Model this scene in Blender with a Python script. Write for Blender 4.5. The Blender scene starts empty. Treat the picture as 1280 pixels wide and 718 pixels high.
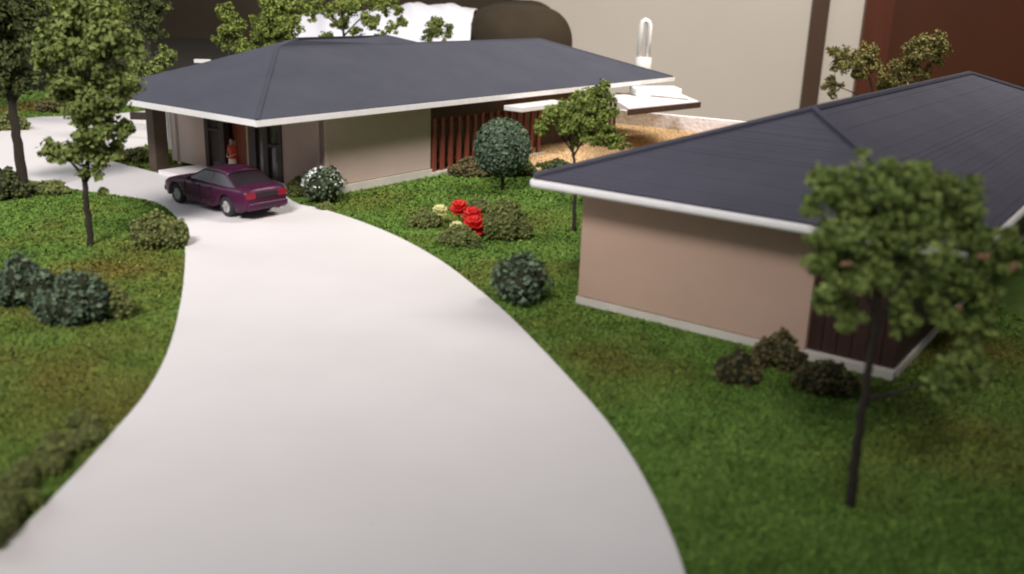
import bpy, bmesh, math, random
import numpy as np
from mathutils import Vector, Matrix

# ---------------------------------------------------------------- scale
# The photograph shows an architect's model on a low table. Lengths below are
# written in model units (1 unit = 1 m of the modelled place) and the whole
# scene is brought to the real size of the model (1:50) at the very end.
S = 1.0 / 50.0
R = math.radians
scene = bpy.context.scene

# ---------------------------------------------------------------- camera
F_PX, PITCH, ROLL, CAM_H = 1200.0, R(17.25), R(2.0), 7.0
cd = bpy.data.cameras.new('camera')
cam = bpy.data.objects.new('camera', cd)
scene.collection.objects.link(cam)
cd.sensor_width = 36.0
cd.lens = 36.0 * F_PX / 1280.0
cd.clip_start = 0.01
cd.clip_end = 60.0
cd.dof.use_dof = True
cd.dof.focus_distance = 36.0 * S
cd.dof.aperture_fstop = 13.0
cam.matrix_world = Matrix.Translation((0, 0, CAM_H * S)) @ Matrix.Rotation(R(90) - PITCH, 4, 'X') @ Matrix.Rotation(ROLL, 4, 'Z')
scene.camera = cam

# ---------------------------------------------------------------- light
world = bpy.data.worlds.new('World')
scene.world = world
world.use_nodes = True
bg = world.node_tree.nodes['Background']
bg.inputs[0].default_value = (0.92, 0.93, 1.0, 1)
bg.inputs[1].default_value = 0.13


def area(name, loc, target, sx, sy, power, col):
    l = bpy.data.lights.new(name, 'AREA')
    l.shape = 'RECTANGLE'
    l.size, l.size_y = sx, sy
    l.energy = power
    l.color = col
    o = bpy.data.objects.new(name, l)
    scene.collection.objects.link(o)
    o.location = loc
    o.rotation_euler = (Vector(target) - Vector(loc)).to_track_quat('-Z', 'Y').to_euler()
    return o


# daylight from a big window to the left of the table, and the room lamp over the far end
area('window_light', (-1.9, 0.75, 1.1), (-0.2, 1.1, 0.0), 1.2, 1.0, 13.0, (0.86, 0.92, 1.0))
area('room_lamp', (0.55, 0.85, 0.95), (0.22, 1.9, 0.3), 0.5, 0.5, 21.0, (1.0, 0.92, 0.84))
sp = bpy.data.lights.new('added_key_spot', 'SPOT')  # added key spot, unseen source; soft narrow cone keeps the near right dim
sp.energy = 150.0
sp.color = (1.0, 0.94, 0.94)
sp.spot_size = R(37)
sp.spot_blend = 0.85
sp.shadow_soft_size = 0.22
spo = bpy.data.objects.new('added_key_spot', sp)
scene.collection.objects.link(spo)
spo.location = (-0.35, -0.75, 1.20)
spo.rotation_euler = (Vector((-0.22, 0.82, 0.0)) - Vector(spo.location)).to_track_quat('-Z', 'Y').to_euler()

vs = scene.view_settings
vs.view_transform = 'Standard'
vs.look = 'None'
vs.exposure = 0.1
vs.gamma = 1.0
vs.use_curve_mapping = False
scene.render.engine = 'CYCLES'
scene.cycles.max_bounces = 6
scene.cycles.filter_width = 2.1
scene.cycles.use_denoising = True

random.seed(7)
rng = np.random.default_rng(7)


# ---------------------------------------------------------------- pixels to places
def ray(x, y):
    u, v = x - 640.0, y - 359.0
    c, s = math.cos(ROLL), math.sin(ROLL)
    u2, v2 = c * u + s * v, -s * u + c * v
    cp, sp = math.cos(PITCH), math.sin(PITCH)
    a, b = u2 / F_PX, -v2 / F_PX
    return Vector((a, cp + sp * b, -sp + cp * b))


CAM = Vector((0, 0, CAM_H))


def G(x, y, z=0.0):                       # on the level z
    d = ray(x, y)
    return CAM + d * ((z - CAM_H) / d.z)


def D(x, y, Y):                           # at the distance Y of something whose foot is known
    d = ray(x, y)
    return CAM + d * (Y / d.y)


def on_plane(x, y, p0, n):
    d = ray(x, y)
    return CAM + d * ((p0 - CAM).dot(n) / d.dot(n))


# ---------------------------------------------------------------- materials
def new_mat(name):
    m = bpy.data.materials.new(name)
    m.use_nodes = True
    nt = m.node_tree
    b = nt.nodes['Principled BSDF']
    return m, nt, b


def mapped(nt, scale=1.0):
    tc = nt.nodes.new('ShaderNodeTexCoord')
    mp = nt.nodes.new('ShaderNodeMapping')
    k = scale / S
    mp.inputs['Scale'].default_value = (k, k, k)
    nt.links.new(tc.outputs['Object'], mp.inputs['Vector'])
    return mp.outputs['Vector']


def noise(nt, vec, scale, detail=4.0, rough=0.6):
    n = nt.nodes.new('ShaderNodeTexNoise')
    n.inputs['Scale'].default_value = scale
    n.inputs['Detail'].default_value = detail
    n.inputs['Roughness'].default_value = rough
    nt.links.new(vec, n.inputs['Vector'])
    return n.outputs['Fac']


def ramp(nt, fac, stops):
    r = nt.nodes.new('ShaderNodeValToRGB')
    while len(r.color_ramp.elements) < len(stops):
        r.color_ramp.elements.new(0.5)
    for e, (p, c) in zip(r.color_ramp.elements, stops):
        e.position = p
        e.color = (*c, 1)
    nt.links.new(fac, r.inputs['Fac'])
    return r.outputs['Color']


def mix(nt, fac, a, b, mode='MIX'):
    m = nt.nodes.new('ShaderNodeMix')
    m.data_type = 'RGBA'
    m.blend_type = mode
    for sock, v in ((m.inputs[0], fac), (m.inputs[6], a), (m.inputs[7], b)):
        if isinstance(v, bpy.types.NodeSocket):
            nt.links.new(v, sock)
        elif isinstance(v, (int, float)):
            sock.default_value = v
        else:
            sock.default_value = (*v, 1)
    return m.outputs[2]


def bump(nt, b, h, strength, dist):
    n = nt.nodes.new('ShaderNodeBump')
    n.inputs['Strength'].default_value = strength
    n.inputs['Distance'].default_value = dist * S
    nt.links.new(h, n.inputs['Height'])
    nt.links.new(n.outputs['Normal'], b.inputs['Normal'])


def plain(name, col, rough=0.6, var=0.12, scale=3.0, bmp=0.0, bscale=20.0, spec=0.4, metal=0.0):
    m, nt, b = new_mat(name)
    v = mapped(nt)
    f = noise(nt, v, scale, 5.0)
    lo = tuple(c * (1 - var) for c in col)
    hi = tuple(min(1.0, c * (1 + var)) for c in col)
    nt.links.new(ramp(nt, f, [(0.3, lo), (0.7, hi)]), b.inputs['Base Color'])
    b.inputs['Roughness'].default_value = rough
    b.inputs['Specular IOR Level'].default_value = spec
    b.inputs['Metallic'].default_value = metal
    if bmp > 0:
        bump(nt, b, noise(nt, v, bscale, 3.0), bmp, 0.05)
    return m


def leafy(name, dark, light, rough=0.75, spec=0.25, trans=0.0):
    m, nt, b = new_mat(name)
    geo = nt.nodes.new('ShaderNodeNewGeometry')
    c1 = ramp(nt, geo.outputs['Random Per Island'], [(0.0, dark), (0.65, tuple((a + c) / 2 for a, c in zip(dark, light))), (1.0, light)])
    f = noise(nt, mapped(nt), 0.9, 3.0)
    c2 = mix(nt, f, tuple(0.6 * x for x in (1, 1, 1)), (1.25, 1.2, 1.1))
    nt.links.new(mix(nt, 1.0, c1, c2, 'MULTIPLY'), b.inputs['Base Color'])
    b.inputs['Roughness'].default_value = rough
    b.inputs['Specular IOR Level'].default_value = spec
    return m


def turf_colour(nt, vec, per_island=False):
    big = noise(nt, vec, 0.16, 3.0, 0.55)
    mid = noise(nt, vec, 0.9, 4.0, 0.6)
    green = ramp(nt, mid, [(0.25, (0.078, 0.140, 0.026)), (0.5, (0.114, 0.205, 0.040)), (0.8, (0.160, 0.260, 0.060))])
    brown = ramp(nt, mid, [(0.25, (0.118, 0.098, 0.022)), (0.8, (0.180, 0.150, 0.038))])
    patch = ramp(nt, big, [(0.48, (0, 0, 0)), (0.70, (1, 1, 1))])
    sep = nt.nodes.new('ShaderNodeRGBToBW')
    nt.links.new(patch, sep.inputs[0])
    c = mix(nt, sep.outputs[0], green, brown)
    if per_island:
        geo = nt.nodes.new('ShaderNodeNewGeometry')
        v = ramp(nt, geo.outputs['Random Per Island'], [(0.0, (0.75, 0.78, 0.7)), (0.8, (1.15, 1.12, 1.0)), (0.97, (1.3, 1.25, 1.1)), (1.0, (2.2, 2.1, 1.7))])
        c = mix(nt, 1.0, c, v, 'MULTIPLY')
    return c


def turf(name, per_island):
    m, nt, b = new_mat(name)
    v = mapped(nt)
    nt.links.new(turf_colour(nt, v, per_island), b.inputs['Base Color'])
    b.inputs['Roughness'].default_value = 0.9
    b.inputs['Specular IOR Level'].default_value = 0.15
    if not per_island:
        bump(nt, b, noise(nt, v, 9.0, 5.0, 0.7), 1.0, 0.12)
    return m


def drive_mat():
    m, nt, b = new_mat('white_card')
    v = mapped(nt)
    c = ramp(nt, noise(nt, v, 0.25, 4.0), [(0.3, (0.69, 0.665, 0.655)), (0.7, (0.745, 0.72, 0.71))])
    vo = nt.nodes.new('ShaderNodeTexVoronoi')
    vo.inputs['Scale'].default_value = 1.1
    nt.links.new(v, vo.inputs['Vector'])
    n2 = noise(nt, v, 0.45, 2.0)
    spk = nt.nodes.new('ShaderNodeMath')
    spk.operation = 'LESS_THAN'
    nt.links.new(vo.outputs['Distance'], spk.inputs[0])
    spk.inputs[1].default_value = 0.035
    gate = nt.nodes.new('ShaderNodeMath')
    gate.operation = 'GREATER_THAN'
    nt.links.new(n2, gate.inputs[0])
    gate.inputs[1].default_value = 0.55
    mu = nt.nodes.new('ShaderNodeMath')
    mu.operation = 'MULTIPLY'
    nt.links.new(spk.outputs[0], mu.inputs[0])
    nt.links.new(gate.outputs[0], mu.inputs[1])
    nt.links.new(mix(nt, mu.outputs[0], c, (0.42, 0.40, 0.38)), b.inputs['Base Color'])
    b.inputs['Roughness'].default_value = 0.55
    b.inputs['Specular IOR Level'].default_value = 0.35
    bump(nt, b, noise(nt, v, 30.0, 3.0), 0.12, 0.02)
    return m


def roof_mat(name, lo, hi):
    m, nt, b = new_mat(name)
    v = mapped(nt)
    c = ramp(nt, noise(nt, v, 0.5, 6.0, 0.65), [(0.3, lo), (0.7, hi)])
    nt.links.new(c, b.inputs['Base Color'])
    b.inputs['Roughness'].default_value = 0.85
    b.inputs['Specular IOR Level'].default_value = 0.18
    bump(nt, b, noise(nt, v, 26.0, 3.0), 0.25, 0.02)
    return m


def speckled():
    m, nt, b = new_mat('speckled_white_foam')
    v = mapped(nt)
    vo = nt.nodes.new('ShaderNodeTexVoronoi')
    vo.inputs['Scale'].default_value = 4.5
    nt.links.new(v, vo.inputs['Vector'])
    c = ramp(nt, vo.outputs['Distance'], [(0.0, (0.34, 0.31, 0.31)), (0.09, (0.60, 0.57, 0.58)), (0.16, (0.88, 0.86, 0.88))])
    nt.links.new(c, b.inputs['Base Color'])
    b.inputs['Roughness'].default_value = 0.8
    bump(nt, b, vo.outputs['Distance'], 0.6, 0.08)
    return m


def wood(name, dark, light, scale=1.0, rough=0.4, axis=2, spec=0.4):
    m, nt, b = new_mat(name)
    tc = nt.nodes.new('ShaderNodeTexCoord')
    mp = nt.nodes.new('ShaderNodeMapping')
    k = [6.0 * scale / S] * 3
    k[axis] = 0.35 * scale / S
    mp.inputs['Scale'].default_value = k
    nt.links.new(tc.outputs['Object'], mp.inputs['Vector'])
    f = noise(nt, mp.outputs['Vector'], 1.0, 5.0, 0.6)
    nt.links.new(ramp(nt, f, [(0.3, dark), (0.72, light)]), b.inputs['Base Color'])
    b.inputs['Roughness'].default_value = rough
    b.inputs['Specular IOR Level'].default_value = spec
    return m


def glass_mat(name, col, rough=0.06):
    m, nt, b = new_mat(name)
    b.inputs['Base Color'].default_value = (*col, 1)
    b.inputs['Roughness'].default_value = rough
    b.inputs['Specular IOR Level'].default_value = 0.6
    return m


def clear_glass():
    m, nt, b = new_mat('frosted_tube_glass')
    b.inputs['Base Color'].default_value = (0.92, 0.92, 0.90, 1)
    b.inputs['Roughness'].default_value = 0.22
    b.inputs['Transmission Weight'].default_value = 0.08
    return m


M = {
    'lawn': turf('turf_ground', False), 'grass': turf('turf_fibre', True),
    'drive': drive_mat(),
    'roof_main': roof_mat('slate_card', (0.056, 0.060, 0.078), (0.070, 0.074, 0.094)),
    'roof_side': roof_mat('ribbed_slate_card', (0.060, 0.060, 0.080), (0.075, 0.074, 0.098)),
    'fascia': plain('white_styrene', (0.80, 0.78, 0.76), 0.4, 0.04),
    'soffit': plain('soffit_card', (0.46, 0.42, 0.38), 0.7, 0.05),
    'wall_main': plain('taupe_card', (0.53, 0.41, 0.35), 0.75, 0.05, 0.6, 0.05, 40),
    'wall_side': plain('beige_pink_card', (0.46, 0.315, 0.235), 0.7, 0.05, 0.4, 0.05, 40),
    'panel_dark': plain('brown_card', (0.17, 0.125, 0.095), 0.7, 0.10, 0.8),
    'column': plain('brown_column', (0.085, 0.058, 0.040), 0.7, 0.15, 2.0),
    'plinth': plain('plinth_card', (0.58, 0.54, 0.47), 0.8, 0.08, 1.5),
    'porch': plain('porch_card', (0.68, 0.64, 0.64), 0.7, 0.05),
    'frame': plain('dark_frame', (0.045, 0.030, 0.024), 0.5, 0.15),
    'glass': glass_mat('window_film', (0.055, 0.050, 0.047), 0.12),
    'door_red': wood('red_door_wood', (0.17, 0.035, 0.014), (0.26, 0.060, 0.024), 1.0, 0.45),
    'brass': plain('ochre_strip', (0.45, 0.33, 0.16), 0.5, 0.1),
    'slat': wood('mahogany_slat', (0.150, 0.034, 0.020), (0.270, 0.068, 0.040), 1.0, 0.5),
    'timber': wood('dark_red_timber', (0.030, 0.014, 0.010), (0.050, 0.023, 0.017), 1.0, 0.5),
    'brown_trim_shade': wood('brown_trim_shade', (0.050, 0.024, 0.016), (0.085, 0.042, 0.028), 1.0, 0.5, 0),
    'gravel': leafy('ochre_gravel', (0.55, 0.37, 0.19), (0.82, 0.62, 0.38), 0.9),
    'gravel_bed': plain('ochre_bed', (0.62, 0.44, 0.25), 0.95, 0.25, 4.0),
    'speckle': speckled(),
    'bark': plain('tree_wire', (0.060, 0.044, 0.030), 0.85, 0.3, 8.0, 0.5, 25),
    'bark_dark': plain('dark_tree_wire', (0.030, 0.022, 0.016), 0.85, 0.3, 8.0, 0.5, 25),
    'leaf_olive': leafy('olive_foliage', (0.096, 0.138, 0.033), (0.252, 0.299, 0.090)),
    'leaf_mid': leafy('mid_foliage', (0.103, 0.163, 0.028), (0.327, 0.385, 0.092)),
    'leaf_dark': leafy('dark_foliage', (0.043, 0.062, 0.019), (0.118, 0.140, 0.043)),
    'leaf_front': leafy('fresh_foliage', (0.143, 0.219, 0.051), (0.377, 0.478, 0.139)),
    'leaf_dry': leafy('dry_foliage', (0.124, 0.120, 0.035), (0.337, 0.303, 0.111)),
    'leaf_blue': leafy('blue_green_foliage', (0.053, 0.092, 0.060), (0.177, 0.247, 0.157)),
    'leaf_box': leafy('box_foliage', (0.041, 0.071, 0.041), (0.143, 0.193, 0.109)),
    'leaf_shrub': leafy('shrub_foam', (0.094, 0.120, 0.032), (0.226, 0.251, 0.078)),
    'leaf_brown': leafy('brown_shrub_foam', (0.085, 0.072, 0.031), (0.183, 0.156, 0.065)),
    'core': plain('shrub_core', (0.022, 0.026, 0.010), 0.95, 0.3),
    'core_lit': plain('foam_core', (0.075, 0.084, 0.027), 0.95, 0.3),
    'bud': plain('bud', (0.42, 0.24, 0.14), 0.8, 0.2),
    'white_flower': plain('white_blossom', (0.72, 0.76, 0.74), 0.7, 0.1),
    'red': plain('red_petal', (0.62, 0.020, 0.016), 0.45, 0.2, 6.0),
    'yellow': plain('pale_yellow_petal', (0.66, 0.66, 0.30), 0.6, 0.1),
    'paint': None,
    'tyre': plain('tyre', (0.022, 0.021, 0.022), 0.8, 0.1),
    'rim': plain('rim', (0.52, 0.51, 0.50), 0.35, 0.08, 4.0, 0, 1, 0.5, 0.5),
    'car_glass': glass_mat('car_window', (0.016, 0.010, 0.015), 0.35),
    'tail': plain('tail_lens', (0.26, 0.008, 0.024), 0.2, 0.1),
    'head': plain('head_lens', (0.55, 0.55, 0.55), 0.15, 0.05),
    'car_black': plain('car_trim', (0.022, 0.014, 0.018), 0.5, 0.1),
    'skin': plain('figure_skin', (0.62, 0.36, 0.25), 0.6, 0.05),
    'hair': plain('figure_hair', (0.018, 0.014, 0.012), 0.6, 0.1),
    'cloth_red': plain('figure_red', (0.55, 0.050, 0.028), 0.6, 0.1),
    'cloth_pale': plain('figure_pale', (0.70, 0.58, 0.45), 0.7, 0.08),
    'room_wall': plain('painted_wall', (0.71, 0.665, 0.585), 0.75, 0.035, 0.05, 0.08, 3.0),
    'room_floor': plain('room_floor_boards', (0.20, 0.13, 0.085), 0.5, 0.15, 0.1),
    'trim': wood('dark_trim_wood', (0.080, 0.046, 0.030), (0.115, 0.068, 0.046), 0.12, 0.4),
    'door': plain('mahogany_door', (0.088, 0.030, 0.012), 0.4, 0.12, 0.08),
    'door_edge': wood('door_edge', (0.105, 0.032, 0.016), (0.135, 0.042, 0.022), 0.10, 0.35),
    'sofa': plain('brown_sofa_cloth', (0.040, 0.030, 0.019), 0.95, 0.14, 0.25, 0.4, 6.0, 0.15),
    'sofa_seat': plain('grey_brown_sofa_cloth', (0.022, 0.019, 0.015), 0.95, 0.14, 0.25, 0.4, 6.0, 0.15),
    'white_cloth': plain('white_cloth', (0.60, 0.60, 0.645), 0.9, 0.03, 0.3),
    'tube': clear_glass(),
    'lamp_base': plain('lamp_base_plastic', (0.70, 0.68, 0.63), 0.35, 0.04),
    'table': wood('table_wood', (0.10, 0.06, 0.04), (0.16, 0.10, 0.065), 0.15, 0.4, 0),
    'board': plain('base_board_edge', (0.30, 0.24, 0.17), 0.8, 0.1),
}
m, nt, b = new_mat('plum_paint')
b.inputs['Base Color'].default_value = (0.062, 0.010, 0.034, 1)
b.inputs['Roughness'].default_value = 0.42
b.inputs['Specular IOR Level'].default_value = 0.3
b.inputs['Coat Weight'].default_value = 0.12
b.inputs['Coat Roughness'].default_value = 0.12
f = noise(nt, mapped(nt), 2.0, 4.0)
nt.links.new(ramp(nt, f, [(0.3, (0.046, 0.004, 0.028)), (0.7, (0.062, 0.006, 0.037))]), b.inputs['Base Color'])
M['paint'] = m

COL = scene.collection


# ---------------------------------------------------------------- mesh helpers
class MB:
    def __init__(self):
        self.v, self.f = [], []

    def poly(self, pts):
        n = len(self.v)
        self.v += [tuple(p) for p in pts]
        self.f.append(tuple(range(n, n + len(pts))))
        return self

    def add(self, vs, fs):
        n = len(self.v)
        self.v += [tuple(p) for p in vs]
        self.f += [tuple(n + i for i in q) for q in fs]
        return self

    def box(self, o, ax, ay, az):
        """corner o and three edge vectors"""
        o, ax, ay, az = Vector(o), Vector(ax), Vector(ay), Vector(az)
        p = [o, o + ax, o + ax + ay, o + ay]
        p += [q + az for q in p]
        fs = [(3, 2, 1, 0), (4, 5, 6, 7), (0, 1, 5, 4), (1, 2, 6, 5), (2, 3, 7, 6), (3, 0, 4, 7)]
        if ax.cross(ay).dot(az) < 0:
            fs = [q[::-1] for q in fs]
        return self.add(p, fs)

    def prism(self, pts, h):
        """polygon pts (counter-clockwise seen against h) pushed along vector h"""
        h = Vector(h)
        a = [Vector(p) for p in pts]
        n = len(a)
        self.add(a + [p + h for p in a], [tuple(range(n - 1, -1, -1)), tuple(range(n, 2 * n))] + [(i, (i + 1) % n, n + (i + 1) % n, n + i) for i in range(n)])
        return self

    def tube(self, path, radii, n=7, cap=True):
        path = [Vector(p) for p in path]
        rings = []
        base = len(self.v)
        for i, p in enumerate(path):
            t = (path[min(i + 1, len(path) - 1)] - path[max(i - 1, 0)]).normalized()
            u = t.cross(Vector((0.3, 0.9, 0.2)))
            if u.length < 1e-3:
                u = t.cross(Vector((1, 0, 0)))
            u.normalize()
            w = t.cross(u)
            for k in range(n):
                a = 2 * math.pi * k / n
                self.v.append(tuple(p + (u * math.cos(a) + w * math.sin(a)) * radii[i]))
        for i in range(len(path) - 1):
            for k in range(n):
                q = base + i * n
                self.f.append((q + k, q + (k + 1) % n, q + n + (k + 1) % n, q + n + k))
        if cap:
            self.f.append(tuple(base + k for k in range(n - 1, -1, -1)))
            q = base + (len(path) - 1) * n
            self.f.append(tuple(q + k for k in range(n)))
        return self

    def build(self, name, mat, parent=None, smooth=False):
        return mesh_obj(name, np.array(self.v, dtype=float), self.f, mat, parent, smooth)


def mesh_obj(name, v, faces, mat, parent=None, smooth=False):
    me = bpy.data.meshes.new(name)
    off = np.array(wloc(parent)) if parent is not None else np.zeros(3)
    v = np.asarray(v, dtype=float) - off
    if isinstance(faces, np.ndarray):
        nf, k = faces.shape
        me.vertices.add(len(v))
        me.vertices.foreach_set('co', v.ravel())
        me.loops.add(nf * k)
        me.loops.foreach_set('vertex_index', faces.ravel().astype(np.int32))
        me.polygons.add(nf)
        me.polygons.foreach_set('loop_start', np.arange(0, nf * k, k, dtype=np.int32))
        me.update(calc_edges=True)
    else:
        me.from_pydata([tuple(p) for p in v], [], faces)
    me.materials.append(mat)
    if smooth:
        me.polygons.foreach_set('use_smooth', [True] * len(me.polygons))
    me.validate()
    o = bpy.data.objects.new(name, me)
    COL.objects.link(o)
    if parent is not None:
        o.parent = parent
    return o


def wloc(o):
    p = Vector((0, 0, 0))
    while o is not None:
        p += o.location
        o = o.parent
    return p


def tag(o, label=None, cat=None, group=None, kind=None):
    for k, v in (('label', label), ('category', cat), ('group', group), ('kind', kind)):
        if v:
            o[k] = v
    return o


def thing(name, loc, label, cat, group=None):
    o = bpy.data.objects.new(name, None)
    o.empty_display_size = 0.01
    COL.objects.link(o)
    o.location = loc
    return tag(o, label, cat, group)


def bevel(o, w, seg=2):
    bm = bmesh.new()
    bm.from_mesh(o.data)
    bmesh.ops.bevel(bm, geom=[e for e in bm.edges if len(e.link_faces) == 2 and e.calc_face_angle() > 0.5], offset=w, segments=seg, affect='EDGES', profile=0.5)
    bm.to_mesh(o.data)
    bm.free()
    return o


def subdivide(o, lv=1):
    md = o.modifiers.new('s', 'SUBSURF')
    md.levels = md.render_levels = lv
    bake(o)
    return o


def bake(o):
    dg = bpy.context.evaluated_depsgraph_get()
    me = bpy.data.meshes.new_from_object(o.evaluated_get(dg))
    o.modifiers.clear()
    o.data = me


def inside(px, py, poly):
    r = np.zeros(px.shape, bool)
    n = len(poly)
    for i in range(n):
        x0, y0 = poly[i][:2]
        x1, y1 = poly[(i + 1) % n][:2]
        c = ((y0 > py) != (y1 > py)) & (px < (x1 - x0) * (py - y0) / ((y1 - y0) if abs(y1 - y0) > 1e-9 else 1e-9) + x0)
        r ^= c
    return r


def spline(pts, per=6):
    out = []
    n = len(pts)
    for i in range(n - 1):
        p0, p1, p2, p3 = (Vector(pts[max(0, min(n - 1, j))]) for j in (i - 1, i, i + 1, i + 2))
        for k in range(per):
            t = k / per
            out.append(0.5 * ((2 * p1) + (p2 - p0) * t + (2 * p0 - 5 * p1 + 4 * p2 - p3) * t * t + (3 * p1 - p0 - 3 * p2 + p3) * t ** 3))
    out.append(Vector(pts[-1]))
    return out


# ---------------------------------------------------------------- the room behind
FLOOR_Z = -21.0
WALL_Y = 116.0
fl = MB().box((-190, -40, FLOOR_Z - 1), (380, 0, 0), (0, 156, 0), (0, 0, 1)).build('floor', M['room_floor'])
tag(fl, kind='structure')

tx0 = D(1046, 0, WALL_Y).x
door_l = D(1098, 20, WALL_Y).x
# painted wall to the left of the door opening
wl = MB().box((-190, WALL_Y, FLOOR_Z), (190 + door_l - 1.8, 0, 0), (0, 4, 0), (0, 0, 130)).build('wall', M['room_wall'])
tag(wl, kind='structure')
wl2 = MB().box((door_l + 52, WALL_Y, FLOOR_Z), (90, 0, 0), (0, 4, 0), (0, 0, 130)).build('wall', M['room_wall'])
tag(wl2, kind='structure')

px0, px1 = D(1013, 70, WALL_Y - 2).x, D(1034, 70, WALL_Y - 2).x
po = MB().box((px0, WALL_Y - 0.8, FLOOR_Z), (px1 - px0, 0, 0), (0, 0.8, 0), (0, 0, 122)).build('wall_post', M['trim'])
bevel(po, 0.15)
tag(po, 'dark brown wooden post standing upright against the beige wall', 'post')

t = thing('wooden_door', (door_l + 25, WALL_Y, FLOOR_Z), 'closed mahogany red door set into the beige wall', 'door')
MB().box((door_l - 1.8, WALL_Y - 0.8, FLOOR_Z), (3.2, 0, 0), (0, 3, 0), (0, 0, 103)).build('door_jamb', M['door_edge'], t)
MB().box((door_l + 48.8, WALL_Y - 0.8, FLOOR_Z), (3.2, 0, 0), (0, 3, 0), (0, 0, 103)).build('door_jamb', M['door_edge'], t)
MB().box((door_l - 1.8, WALL_Y - 0.8, FLOOR_Z + 103), (53.8, 0, 0), (0, 3, 0), (0, 0, 3)).build('door_head', M['door_edge'], t)
MB().box((door_l + 1.4, WALL_Y + 0.6, FLOOR_Z), (47.4, 0, 0), (0, 2, 0), (0, 0, 103)).build('door_leaf', M['door'], t)
MB().tube([(door_l + 44, WALL_Y + 0.6, FLOOR_Z + 50), (door_l + 44, WALL_Y - 2, FLOOR_Z + 50), (door_l + 38.5, WALL_Y - 2, FLOOR_Z + 50)], [0.5, 0.5, 0.5], 8).build('handle', M['rim'], t)

# sofa behind the table
SY = 65.0
sofa = thing('sofa', (-30, SY + 20, FLOOR_Z), 'dark brown fabric sofa standing behind the model', 'sofa')
o = MB().box((-75, SY, FLOOR_Z + 3), (72, 0, 0), (0, 44, 0), (0, 0, 19.6)).build('seat_base', M['sofa_seat'], sofa)
bevel(o, 1.2, 4)
bk_r = D(638, 4, 92).x
o = MB().box((-75, 92, FLOOR_Z + 3), (75 + bk_r, 0, 0), (0, 16, 0), (0, 0, 42)).build('backrest', M['sofa'], sofa)
bevel(o, 1.6, 4)


def sofa_arm():
    xa, xb = D(579, 45, SY + 1).x, D(716, 52, SY + 1).x
    ztop = D(645, 6, SY + 6).z
    cx, hw = (xa + xb) / 2, (xb - xa) / 2
    prof = []
    for k in range(25):
        a = math.pi * k / 24
        ca, sa = math.cos(a), math.sin(a)
        prof.append((math.copysign(abs(ca) ** 0.62, ca) * hw, abs(sa) ** 0.8))
    zb = D(700, 62, SY + 1).z
    m = MB()
    rows = []
    ys = [0, 0.08, 0.25, 0.5, 0.9, 1.5, 2.4, 3.5, 6, 14, 24, 32, 38, 41, 43, 44]
    for y in ys:
        e = min(y, 44 - y)
        s = 0.04 + 0.96 * (1 - max(0, 1 - (e + 0.02) / 3.5) ** 2.6) ** 0.5
        row = [(cx + hw * s * 0.96, SY + y, FLOOR_Z + 3)]
        for (x, h) in prof:
            row.append((cx + x * s + 0.15 * math.sin(y * .7), SY + y, zb + (ztop - zb) * h * s + 0.05 * math.sin(x * 2 + y)))
        row.append((cx - hw * s * 0.96, SY + y, FLOOR_Z + 3))
        rows.append(row)
    n = len(rows[0])
    v = [p for r_ in rows for p in r_]
    f = [(i * n + k, i * n + k + 1, (i + 1) * n + k + 1, (i + 1) * n + k) for i in range(len(rows) - 1) for k in range(n - 1)]
    f.append(tuple(range(n - 1, -1, -1)))
    f.append(tuple((len(rows) - 1) * n + k for k in range(n)))
    m.add(v, f)
    return m.build('armrest', M['sofa'], sofa, True)


sofa_arm()
for lx, ly in ((-72, SY + 2), (-6, SY + 2), (-72, SY + 38), (-6, SY + 38)):
    MB().box((lx, ly, FLOOR_Z), (3, 0, 0), (0, 3, 0), (0, 0, 3)).build('foot', M['trim'], sofa)


# white cloth thrown over the seat beside the arm
def cloth():
    xa, xb = D(372, 30, SY + 3).x, D(590, 30, SY + 3).x
    nx, ny = 60, 34
    v, f = [], []
    seat = FLOOR_Z + 22.6
    for j in range(ny):
        for i in range(nx):
            a, c = i / (nx - 1), j / (ny - 1)
            x = xa + (xb - xa) * a
            y = SY - 0.35 + 24 * c
            top = D(372 + 218 * a, 13 + 3.5 * math.sin(a * 7) + 6 * (1 - a) ** 3, SY + 7).z
            h = math.sin(min(1, c * 3.6) * math.pi / 2) ** 0.6 * (1 - max(0, c - 0.45) * 1.3)
            z = seat + 0.12 + max(0.0, top - seat) * h
            if c < 0.02:
                z = seat - 3.5
            z += 0.10 * math.sin(x * 2.3 + 3 * c) + 0.06 * math.sin(x * 5.1 + 1.3 * y)
            y += 0.10 * math.sin(x * 2.1)
            v.append((x, y, z))
    for j in range(ny - 1):
        for i in range(nx - 1):
            k = j * nx + i
            f.append((k, k + 1, k + nx + 1, k + nx))
    o = MB().add(v, f).build('white_cloth', M['white_cloth'], None, True)
    md = o.modifiers.new('t', 'SOLIDIFY')
    md.thickness = 0.12
    md.offset = 1
    bake(o)
    return o


tag(cloth(), 'crumpled white cloth heaped on the sofa beside its armrest', 'cloth')

# low table under the model
tb = thing('low_table', (0, 30, FLOOR_Z), 'low wooden table carrying the model base board', 'table')
o = MB().box((-33, 5, -2.6), (54, 0, 0), (0, 43, 0), (0, 0, 1.55)).build('table_top', M['table'], tb)
for lx in (-31, 16):
    for ly in (7, 43):
        MB().box((lx, ly, FLOOR_Z), (2.6, 0, 0), (0, 2.6, 0), (0, 0, 18.4)).build('leg', M['table'], tb)

# ---------------------------------------------------------------- model base
BOARD = [(-38, 2), (26, 2), (26, 49.5), (14.2, 51.6), (9.8, 58.6), (-38, 60.5)]
bo = MB().prism([(x, y, -1.0) for x, y in BOARD], (0, 0, 0.97)).build('base_board', M['board'])
tag(bo, kind='structure')


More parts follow.
